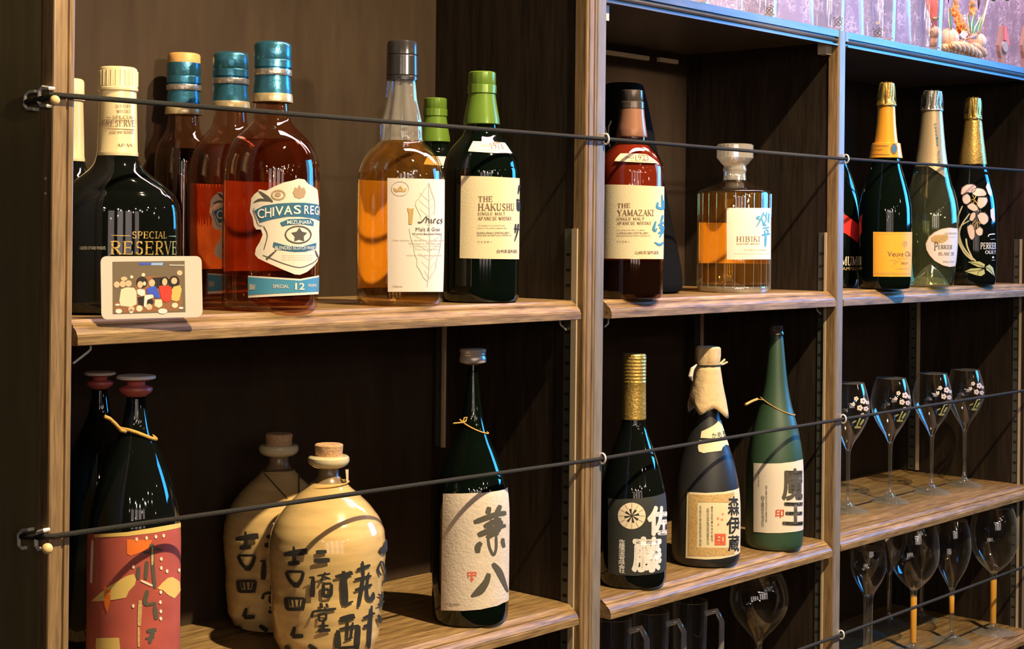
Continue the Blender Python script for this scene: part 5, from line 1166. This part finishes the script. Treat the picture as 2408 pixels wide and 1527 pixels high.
    b.poly('red_seal', [X(p) for p in ([(915, 638), (996, 638), (996, 652), (915, 652)], [(915, 712), (996, 712), (996, 726), (915, 726)], [(915, 638), (926, 638), (926, 726), (915, 726)], [(985, 638), (996, 638), (996, 726), (985, 726)])], 'red_ink', .0010, L, dens=False)
    for wd, x, y in (('芋', 975, 490), ('焼', 968, 530), ('酎', 940, 522), ('本', 942, 568)):
        q = X([(x - 9, y - 10), (x + 9, y + 10)]); b.text(wd, (*q[0], *q[1]), 'red_ink', .0010, L)
mori()
def maou():
    b = Round('shochu_bottle', 'tall frosted green bottle with white label of bold brush writing', 'bottle', 1820, 1299, SB2, 67)
    b.body([(786, 15), (800, 17), (830, 20), (870, 24), (910, 29), (950, 37), (975, 44), (1000, 51), (1025, 57), (1055, 62), (1085, 65.5), (1130, 67), (1240, 67.5), (1290, 66)], 'glass_frost_green', round_=.006)
    b.part('bottle_mouth', [(765, 2), (765.5, 14), (768, 15.5), (772, 15), (774, 17), (778, 15.5), (782, 18), (788, 18), (790, 15.5)], 'smoke_cap')
    z0 = b.z(955); pts = []
    for i in range(24):
        a = 2 * PI * i / 24; zz = z0 - b.rad(20) * math.sin(a); R = b.R(zz) + .0008
        pts.append((R * (math.cos(a) * b.tc.x + math.sin(a) * b.rt.x), R * (math.cos(a) * b.tc.y + math.sin(a) * b.rt.y), zz))
    rp = obj('neck_string', *tube_mesh(pts, .0008, 6, closed=True), 'rope_gold', b.root)
    q = [at(x, y, b.y - .02) - b.C for x, y in ((1753, 952), (1768, 944), (1781, 939))]
    obj('string_end', *tube_mesh(q, .0020, 6), 'rope_gold', rp)
    q = [at(x, y, b.y - .02) - b.C for x, y in ((1781, 939), (1796, 941))]
    obj('string_end', *tube_mesh(q, .0005, 6), 'rope_gold', rp)
    o, s = (1400, 1060), 3.269
    X = lambda P: T(o, s, P)
    L = b.poly('label', [X([(1222, 95), (1320, 100), (1420, 98), (1520, 85), (1597, 64), (1598, 330), (1592, 606), (1520, 625), (1420, 634), (1320, 634), (1222, 625)])], 'cream_paper_light', .0006)
    for wd, bx in (('魔', (1430, 130, 1584, 382)), ('王', (1434, 395, 1588, 572))):
        q = X([bx[:2], bx[2:]]); b.text(wd, (*q[0], *q[1]), 'grey_ink', .0010, L, heavy=2.2)
    for wd, x, y0, y1, w_ in (('白玉醸造合名会社鹿児島', 1318, 265, 550, 13), ('白玉醸造合名会社', 1292, 345, 585, 22), ('本格焼酎', 1262, 160, 280, 9)):
        b.column(wd, 1400 + x / s, 1060 + y0 / s, 1060 + y1 / s, w_ / s, 'grey_ink', .0010, L)
    q = X([(1382, 450), (1446, 516)]); b.text('印', (*q[0], *q[1]), 'red_ink', .0010, L, heavy=2.0)
maou()
# ================================================================== STEMWARE
def copy_tree(o, parent=None):
    c = o.copy(); COL.objects.link(c); c.parent = parent
    for ch in list(o.children): copy_tree(ch, c)
    return c
def stemglass(name, label, group, u, v, z0, hwfoot, bowl, stem, foot, stem_mat='glass_stem', flowers=None, gold=None, Y=None):
    b = Round(name, label, 'glass', u, v, z0, hwfoot, group, Y=Y)
    bp = smooth_prof(b.conv(bowl), 3)[::-1]; b.prof = bp
    b.part('bowl', bp, 'glass_crystal', rz=True, hi=False, lo=True, seg=48)
    b.part('rim', [(bp[-1][0] - .0003, bp[-1][1] - .0003), (bp[-1][0] + .0003, bp[-1][1] - .0003), (bp[-1][0] + .0003, bp[-1][1] + .0003), (bp[-1][0] - .0003, bp[-1][1] + .0003)], 'glass_clear_thick', rz=True, seg=48)
    b.part('stem', stem, stem_mat, seg=20)
    if gold: b.part('gold_stem_core', gold, 'gold_liquid', seg=16)
    fp = b.conv(foot)[::-1]; fp = [(fp[0][0], .0004), (fp[0][0] + .0003, .0012)] + [(r, max(z, .0016)) for r, z in fp[1:]]
    b.part('foot', fp, 'glass_stem', rz=True, seg=48)
    if flowers: flowers(b)
    return b
def painted(b):
    c = (2122, 940)
    fl = []
    for (x, y, r) in ((2127, 930, 7), (2120, 946, 6.5), (2133, 948, 5.5), (2112, 925, 5), (2106, 938, 4), (2126, 962, 4.5), (2136, 934, 4)):
        for k in range(5):
            a = 2 * PI * k / 5; fl.append(ell(x + r * .62 * math.cos(a), y + r * .62 * math.sin(a), r * .42, r * .48, 8))
    f = b.poly('painted_flower', fl, 'pink_ink', .0004, dens=False)
    b.brush([[(2112, 990), (2118, 975), (2124, 962), 3], [(2104, 980), (2112, 975), 3], [(2120, 985), (2128, 972), 4], [(2108, 990), (2122, 990), 5]], 'green_ink', e=.0004, name='painted_leaf')
G1 = 'champagne glasses painted with flowers on the middle shelf'
fl = stemglass('champagne_glass', 'flower painted champagne glass, second from the divider post on the shelf', G1, 2092, 1188, SB3, 45,
    [(889, 34), (915, 42), (935, 46), (948, 47), (965, 45), (985, 37), (1005, 26), (1022, 15), (1036, 8), (1044, 5)],
    [(1040, 6), (1052, 4.8), (1080, 4.2), (1140, 4.2), (1155, 5), (1163, 8), (1168, 12)],
    [(1163, 9), (1168, 16), (1172, 28), (1176, 45)], flowers=painted)
for lab, u, v in (('flower painted champagne glass partly covered by the divider post', 1993, 1211), ('flower painted champagne glass, third from the divider post on the shelf', 2190, 1166), ('flower painted champagne glass farthest right on the shelf', 2267, 1148)):
    o = copy_tree(fl.root); P = onz(u, v, SB3); h = Vector((P.x - CAMX, P.y - CAMY)).normalized(); r = fl.rad(45)
    o.location = (P.x + h.x * r, P.y + h.y * r, SB3); o['label'] = lab
G2 = 'tall wine glasses on the lowest shelf of the right bay'
gb = stemglass('wine_glass', 'large wine glass with gold stem, nearer the divider post', G2, 2147, 1548, SLOW, 52,
    [(1222, 44), (1245, 52), (1270, 57), (1292, 58.5), (1315, 57), (1335, 51), (1355, 40), (1370, 27), (1382, 14), (1388, 8)],
    [(1384, 9), (1395, 8), (1404, 7.5), (1510, 7), (1522, 10), (1530, 14)], [(1528, 12), (1532, 22), (1536, 52)],
    gold=[(1402, 6.9), (1405, 7.9), (1510, 7.4), (1512, 6)])
gd = copy_tree(gb.root); gd['label'] = 'large wine glass with gold stem, rightmost on the lowest shelf'
P = onz(2335, 1499, SLOW); h = Vector((P.x - CAMX, P.y - CAMY)).normalized(); gd.location = (P.x + h.x * gb.rad(48), P.y + h.y * gb.rad(48), SLOW)
gc = stemglass('wine_glass', 'narrow clear tulip wine glass between the two gold stemmed ones', G2, 2237, 1521, SLOW, 46,
    [(1222, 33), (1250, 40), (1275, 43), (1295, 43), (1320, 38), (1345, 28), (1365, 17), (1380, 9), (1388, 6)],
    [(1384, 7), (1396, 6), (1480, 5), (1492, 8), (1498, 13)], [(1496, 12), (1500, 24), (1508, 46)], gold=[(1400, 4.5), (1403, 6.3), (1440, 5.9), (1443, 4)])
ga = stemglass('wine_glass', 'narrow clear wine glass with thick stem beside the divider post', G2, 2040, 1575, SLOW, 48,
    [(1290, 38), (1310, 41), (1330, 42), (1350, 38), (1370, 29), (1385, 20), (1398, 13), (1405, 11)],
    [(1402, 12), (1420, 11), (1500, 10), (1520, 11), (1540, 14)], [(1540, 12), (1546, 24), (1556, 48)])
for lab, u, v, Y in (('clear wine glass standing at the back behind the gold stemmed one', 2090, 1500, .225), ('clear wine glass at the back, behind the narrow tulip glass', 2166, 1480, .195), ('clear wine glass at the back, behind the thick stemmed one', 2035, 1500, .215)):
    o = copy_tree(gc.root); p = at(u, v, Y); o.location = (p.x, p.y, SLOW); o['label'] = lab
    for ch in list(o.children):
        if ch.name.startswith('gold_stem'): bpy.data.objects.remove(ch)
G3 = 'glasses on the lowest shelf of the middle bay'
gg = stemglass('wine_goblet', 'big round wine goblet at the right below the frosted green bottle', G3, 1782, 1700, SLOW, 58,
    [(1345, 50), (1365, 60), (1390, 67), (1412, 69), (1435, 64), (1455, 54), (1475, 38), (1492, 22), (1505, 12), (1515, 8)],
    [(1510, 9), (1530, 7), (1620, 6), (1650, 10)], [(1650, 12), (1665, 24), (1680, 58)], Y=0.10)
def tumbler(lab, u, Y, top, hw):
    b = Round('beer_glass', lab, 'glass', u, 1500, SLOW, 0, G3, Y=Y)
    zt_ = b.z(top); r = b.rad(hw)
    b.prof = [(r * .8, 0), (r * .82, .01), (r * .9, zt_ * .5), (r, zt_)]
    b.part('glass_wall', [(r * .8, .0003), (r * .82, .004), (r * .9, zt_ * .5), (r, zt_ - .001), (r - .0012, zt_), (r - .0025, zt_ - .001), (r * .9 - .003, zt_ * .5), (r * .78, .014), (.001, .012)], 'glass_crystal', rz=True, hi=False, seg=40, mod=lambda a, z: 1 + .012 * math.cos(10 * a))
    zh = zt_ - .085
    pts = [(r * .97, zt_ - .022), (r + .020, zt_ - .018), (r + .030, zt_ - .035), (r + .030, zt_ - .075), (r + .020, zt_ - .100), (r * .93, zt_ - .105)]
    d = b.rt * .85 - b.tc * .3
    obj('handle', *tube_mesh([(d.x * x, d.y * x, z) for x, z in pts], .0045, 10), 'glass_clear_thick', b.root, smooth=True)
tumbler('tall handled beer glass right beside the centre post', 1440, .09, 1452, 46)
tumbler('tall handled beer glass, second from the centre post', 1530, .10, 1436, 44)
tumbler('tall handled beer glass, third from the centre post', 1622, .11, 1412, 42)

# ================================================================== ON TOP OF THE RIGHT CABINET
G4 = 'tall straight glasses on the cabinet top'
def topglass(lab, u, v, hw, k):
    b = Round('tall_glass', lab, 'glass', u, v, TOP, 0, G4, Y=0.055)
    r = b.rad(hw)
    b.prof = [(r, 0), (r, .01), (r * 1.18, .165)]
    b.part('glass_wall', [(r * .93, .0003), (r, .004), (r * 1.04, .06), (r * 1.18, .163), (r * 1.18 - .0012, .164), (r * 1.17 - .002, .160), (r * .98, .06), (r * .93, .012), (.001, .010)], 'glass_clear', rz=True, hi=False, seg=56)
    b.part('base', [(r * .9, .0006), (r * .92, .009), (.001, .0095)], 'glass_clear_thick', rz=True, hi=False, seg=40)
    return b
tgs = []
for i, (u, v, hw, logo, pos) in enumerate(((1625, 10, 46, None, 'leftmost, cut off by the top of the picture'), (1782, 40, 47, (1808, 25), 'second from the left, its round emblem at the right'), (1945, 72, 42, (1970, 52), 'standing right over the divider post'), (2064, 92, 43, (2064, 78), 'with its round emblem facing out'), (2174, 112, 42, (2190, 76), 'last on the right, in front of red straw strands'))):
    b = topglass('tall straight clear beer glass ' + pos, u, v, hw, 1); tgs.append(b)
    if logo:
        x, y = logo; rr_ = 9 if i < 4 else 3.5
        w_ = 3.0
        L = b.poly('printed_emblem', ring_poly(x, y, rr_, rr_, 2.0, 20), 'grey_ink', .0005, dens=False)
        if rr_ > 5:
            b.brush([[(x - 5, y - 5), (x + 5, y + 5), 2], [(x + 4, y - 6), (x - 5, y + 5), 2.6], [(x + 1, y - 12), (x + 6, y - 11), 2.6], [(x - 8, y - 8), (x - 10, y - 11), 3], [(x + 8, y - 7), (x + 10, y - 10), 3], [(x - 7, y + 8), (x - 9, y + 10), 3], [(x + 7, y + 8), (x + 9, y + 10), 3]], 'grey_ink', e=.0005, parent=L, name='emblem_mark')
        if i == 3: b.poly('printed_mark', [ell(2063, 54, 4, 4, 10)], 'light_grey_ink', .0005, dens=False)
# new year straw ornament
YO = 0.055
pt = lambda u, v, Y=YO: at(u, v, Y)
orn = thing('straw_ornament', 'new year ornament of straw rope, pale wicker balls, orange blossoms and striped leaves', 'ornament', pt(2262, 128))
orn.location.z = TOP; O0 = orn.location.copy()
L_ = lambda p: Vector(p) - O0
mpx = depth(pt(2262, 100)) / F
def otube(name, pts, r, m, Y=.15, seg=8, parent=None):
    Y = 0.022 + (Y - .10) * .55
    q = [L_(pt(u, v, Y)) for u, v in pts]
    r = [x * mpx for x in r] if isinstance(r, (list, tuple)) else r * mpx
    return obj(name, *tube_mesh(q, r, seg), m, parent or orn, smooth=True)
YM = lambda Y: 0.022 + (Y - .10) * .55
def rope(pts, r, Y):
    Y = YM(Y)
    """twisted straw rope"""
    P = [L_(pt(u, v, Y)) for u, v in pts]; n = 30; Q = []
    for i in range(n + 1):
        t = i / n * (len(P) - 1); k = min(int(t), len(P) - 2); Q.append(P[k].lerp(P[k + 1], t - k))
    ms = []
    for s_ in range(4):
        R = []
        for i, q in enumerate(Q):
            tn = (Q[min(i + 1, n)] - Q[max(i - 1, 0)]).normalized(); a_ = tn.cross(Vector((0, 1, 0))).normalized(); c_ = tn.cross(a_)
            an = i * .38 + s_ * PI / 2; ta = math.sin(PI * (i + 2) / (n + 4)) ** .4
            R.append(q + (a_ * math.cos(an) + c_ * math.sin(an)) * r * .5 * mpx * ta)
        ms.append(tube_mesh(R, [r * .58 * mpx * math.sin(PI * (i + 2) / (n + 4)) ** .4 for i in range(n + 1)], 8))
    obj('straw_rope', *join(*ms), 'straw', orn, smooth=True)
rope([(2214, 110), (2240, 117), (2272, 131)], 11, .13)
rope([(2236, 106), (2272, 112), (2306, 131)], 12, .11)
rope([(2280, 104), (2302, 115), (2317, 130)], 11, .13)
rope([(2225, 122), (2262, 124), (2300, 126)], 10, .16)
for (u, v, r, Y) in ((2231, 90, 23, .14), (2297, 99, 22, .14), (2196, 76, 15, .26)):
    o = ball('wicker_ball', L_(pt(u, v, YM(Y))), r * mpx, 'wicker_pale', orn)
    rb = []
    for i in range(5):
        a = i * .55 - 1.1; rb.append(tube_mesh([(r * 1.0 * mpx * math.cos(t) * math.cos(a), r * 1.0 * mpx * math.cos(t) * math.sin(a) * .999, r * 1.0 * mpx * math.sin(t)) for t in [PI * 2 * k / 24 for k in range(24)]], .7 * mpx, 5, closed=True))
    obj('wicker_rib', *join(*rb), 'straw', o)
def petals(u, v, r, Y, n, m, name='blossom'):
    ms = []
    for k in range(n):
        a = 2 * PI * k / n + random.uniform(-.3, .3); c = L_(pt(u, v, YM(Y))); d = Vector((math.cos(a), -.35, math.sin(a))); sde = d.cross(Vector((0, 1, 0))).normalized()
        R = r * mpx; tip = c + d * R; mid = c + d * R * .55
        V = [c, mid + sde * R * .34 + Vector((0, -.1 * R, 0)), tip + sde * R * .12, tip - sde * R * .12, mid - sde * R * .34 + Vector((0, -.1 * R, 0)), mid + Vector((0, .12 * R, 0))]
        ms.append((V, [(0, 1, 5), (1, 2, 5), (2, 3, 5), (3, 4, 5), (4, 0, 5)]))
    o = obj(name, *join(*ms), m, orn, smooth=True); s_ = o.modifiers.new('thick', 'SOLIDIFY'); s_.thickness = .0006
for u, v, r, Y, n in ((2252, 62, 19, .135, 7), (2262, 70, 15, .125, 6), (2245, 40, 14, .14, 6), (2243, 12, 12, .15, 6), (2250, 52, 13, .13, 6), (2281, 20, 15, .14, 7), (2238, 26, 10, .145, 5)):
    petals(u, v, r * 1.4, Y, n + 2, 'orange_petal')
petals(2266, 42, 8, .125, 6, 'flower_white', 'small_white_flower'); petals(2300, 42, 6, .13, 6, 'flower_white', 'small_white_flower')
def leaf(b0, tip, w_, Y):
    Y = YM(Y)
    for nm, ww_, m, dy in (('leaf_margin', w_, 'leaf_cream', 0), ('leaf', w_ * .55, 'leaf_green', -.0012)):
        P = [L_(pt(b0[0] + (tip[0] - b0[0]) * t, b0[1] + (tip[1] - b0[1]) * t, Y)) + Vector((0, dy, 0)) for t in (0, .15, .35, .6, .8, .97 if nm == 'leaf' else 1)]
        ws = [.25, .75, 1, .8, .4, .03]; V = []
        sd = Vector((math.cos(YAW), 0, 0)).normalized()
        for p_, x in zip(P, ws): V += [p_ - sd * x * ww_ * mpx * 1.3, p_ + Vector((0, -.001, 0)), p_ + sd * x * ww_ * mpx * 1.3]
        Q = [(i * 3 + j, i * 3 + j + 1, i * 3 + j + 4, i * 3 + j + 3) for i in range(5) for j in (0, 1)]
        o = obj(nm, V, Q, m, orn); s_ = o.modifiers.new('thick', 'SOLIDIFY'); s_.thickness = .0005
leaf((2284, 80), (2275, 30), 7, .118); leaf((2286, 80), (2291, 28), 7, .113); leaf((2290, 80), (2306, 40), 7, .118); leaf((2236, 70), (2231, 14), 6, .125); leaf((2300, 76), (2312, 34), 4, .12)
otube('cream_stick', [(2302, 78), (2312, 45), (2326, -8)], [3, 2.8, 1.6], 'leaf_cream', .125)
for i in range(9):
    a = i * 3.4; otube('red_strand', [(2176 + a, -12), (2182 + a * .8, 20), (2190 + a * .42, 45), (2193 + a * .35, 62)], 1.5, 'red_string', .255, 6)
otube('gold_tie', [(2194, 44), (2204, 44)], 4, 'gold_foil', .25)
otube('straw_stub', [(2197, 88), (2193, 110)], [9, 8], 'straw', .26, 10)
otube('pod', [(2302, -10), (2302, 6), (2301, 22)], [4, 3.4, .8], 'pod_brown', .16)
otube('pod', [(2229, -10), (2231, 6)], [3, .8], 'pod_brown', .16)
otube('cinnamon_stick', [(2272, 92), (2297, 84)], 2.6, 'wood_opener', .118); otube('cinnamon_stick', [(2271, 88), (2295, 90)], 2.4, 'wood_opener', .120)
kn = ball('seed_knot', L_(pt(2279, 80, YM(.118))), 4 * mpx, 'wood_opener', orn)
otube('twig', [(2253, 86), (2262, 100), (2258, 112)], [3, 4, 3], 'pod_brown', .12); otube('twig', [(2270, 88), (2262, 104), (2274, 110)], [3, 4, 3], 'straw', .118)
otube('twig', [(2249, 92), (2266, 98), (2280, 106)], [3, 3, 2], 'straw', .117)
p = [L_(pt(u, v, YM(.108))) for u, v in ((2266, 71), (2276, 80), (2267, 91), (2257, 82))]
tg = obj('paper_tag', [*p, *[q + Vector((0, .001, 0)) for q in p]], [(0, 1, 2, 3), (7, 6, 5, 4), (0, 4, 5, 1), (1, 5, 6, 2), (2, 6, 7, 3), (3, 7, 4, 0)], 'flower_white', orn)
m_ = []
for a in range(4):
    c = L_(pt(2266.5 + 3 * math.cos(a * PI / 2), 81 + 3.4 * math.sin(a * PI / 2)  , YM(.1078))); q = 1.5 * mpx
    m_.append(([c + Vector((-q, 0, -q)), c + Vector((q, 0, -q)), c + Vector((q, 0, q)), c + Vector((-q, 0, q))], [(0, 1, 2, 3)]))
obj('tag_print', *join(*m_), 'red_ink', tg)
# wooden openers propped on the wall
def opener(lab, u0, Y):
    base = pt(u0, 147, Y); base.z = TOP
    t = thing('wooden_opener', lab, 'tool', base, 'wooden openers leaning on the back wall')
    B0 = Vector(base); k = depth(base) / F
    def ext(name, P, th, m, dy=0, parent=None):
        X0 = [Vector(((u - u0) * k * 1.35, dy, zat(v, base) - TOP if v < 146 else 0.0)) for u, v in P]
        V = X0 + [q + Vector((0, th, 0)) for q in X0]; n = len(P)
        t2 = tessellate_polygon([[Vector((q.x, q.z, 0)) for q in X0]])
        Q = [tuple(f) for f in t2] + [tuple(n + i for i in f[::-1]) for f in t2] + [(i, (i + 1) % n, n + (i + 1) % n, n + i) for i in range(n)]
        return obj(name, V, Q, m, parent or t)
    U = u0 - 2360
    ext('wooden_frame', [(x + U, y) for x, y in ((2353, 150), (2352, 138), (2345, 122), (2342, 108), (2347, 90), (2354, 62), (2362, 60), (2371, 80), (2379, 106), (2374, 124), (2366, 134), (2365, 150))], .008, 'wood_opener')
    ext('red_face', [(x + U, y) for x, y in ((2357, 61), (2364, 60), (2374, 84), (2380, 104), (2375, 106), (2366, 96), (2358, 94))], .003, 'felt_red', -.003)
    ext('glass_disc', ell(2361 + U, 110, 10.5, 12.5, 20), .004, 'light_grey_ink', -.004)
opener('wooden opener with a round disc and red face, propped right of the straw ornament', 2360, .22)
opener('wooden opener cut off by the right edge of the picture', 2415, .22)
# hanging berries seen at the top edge
for u, r in ((2336, 7), (2369, 6.5)):
    P = pt(u, -3, .20); b_ = thing('green_berry', 'dark green berry hanging at the top edge above the ' + ('red opener' if u > 2350 else 'cream stick of the straw ornament'), 'berry', P, 'hanging green berries')
    ball('berry', (0, 0, 0), r * mpx, 'leaf_green', b_); obj('stalk', *tube_mesh([(0, 0, r * mpx * .9), (0, .002, .12)], .0008, 6), 'pod_brown', b_)

if False:
    for p_ in PLACES: print('PLACE', p_)
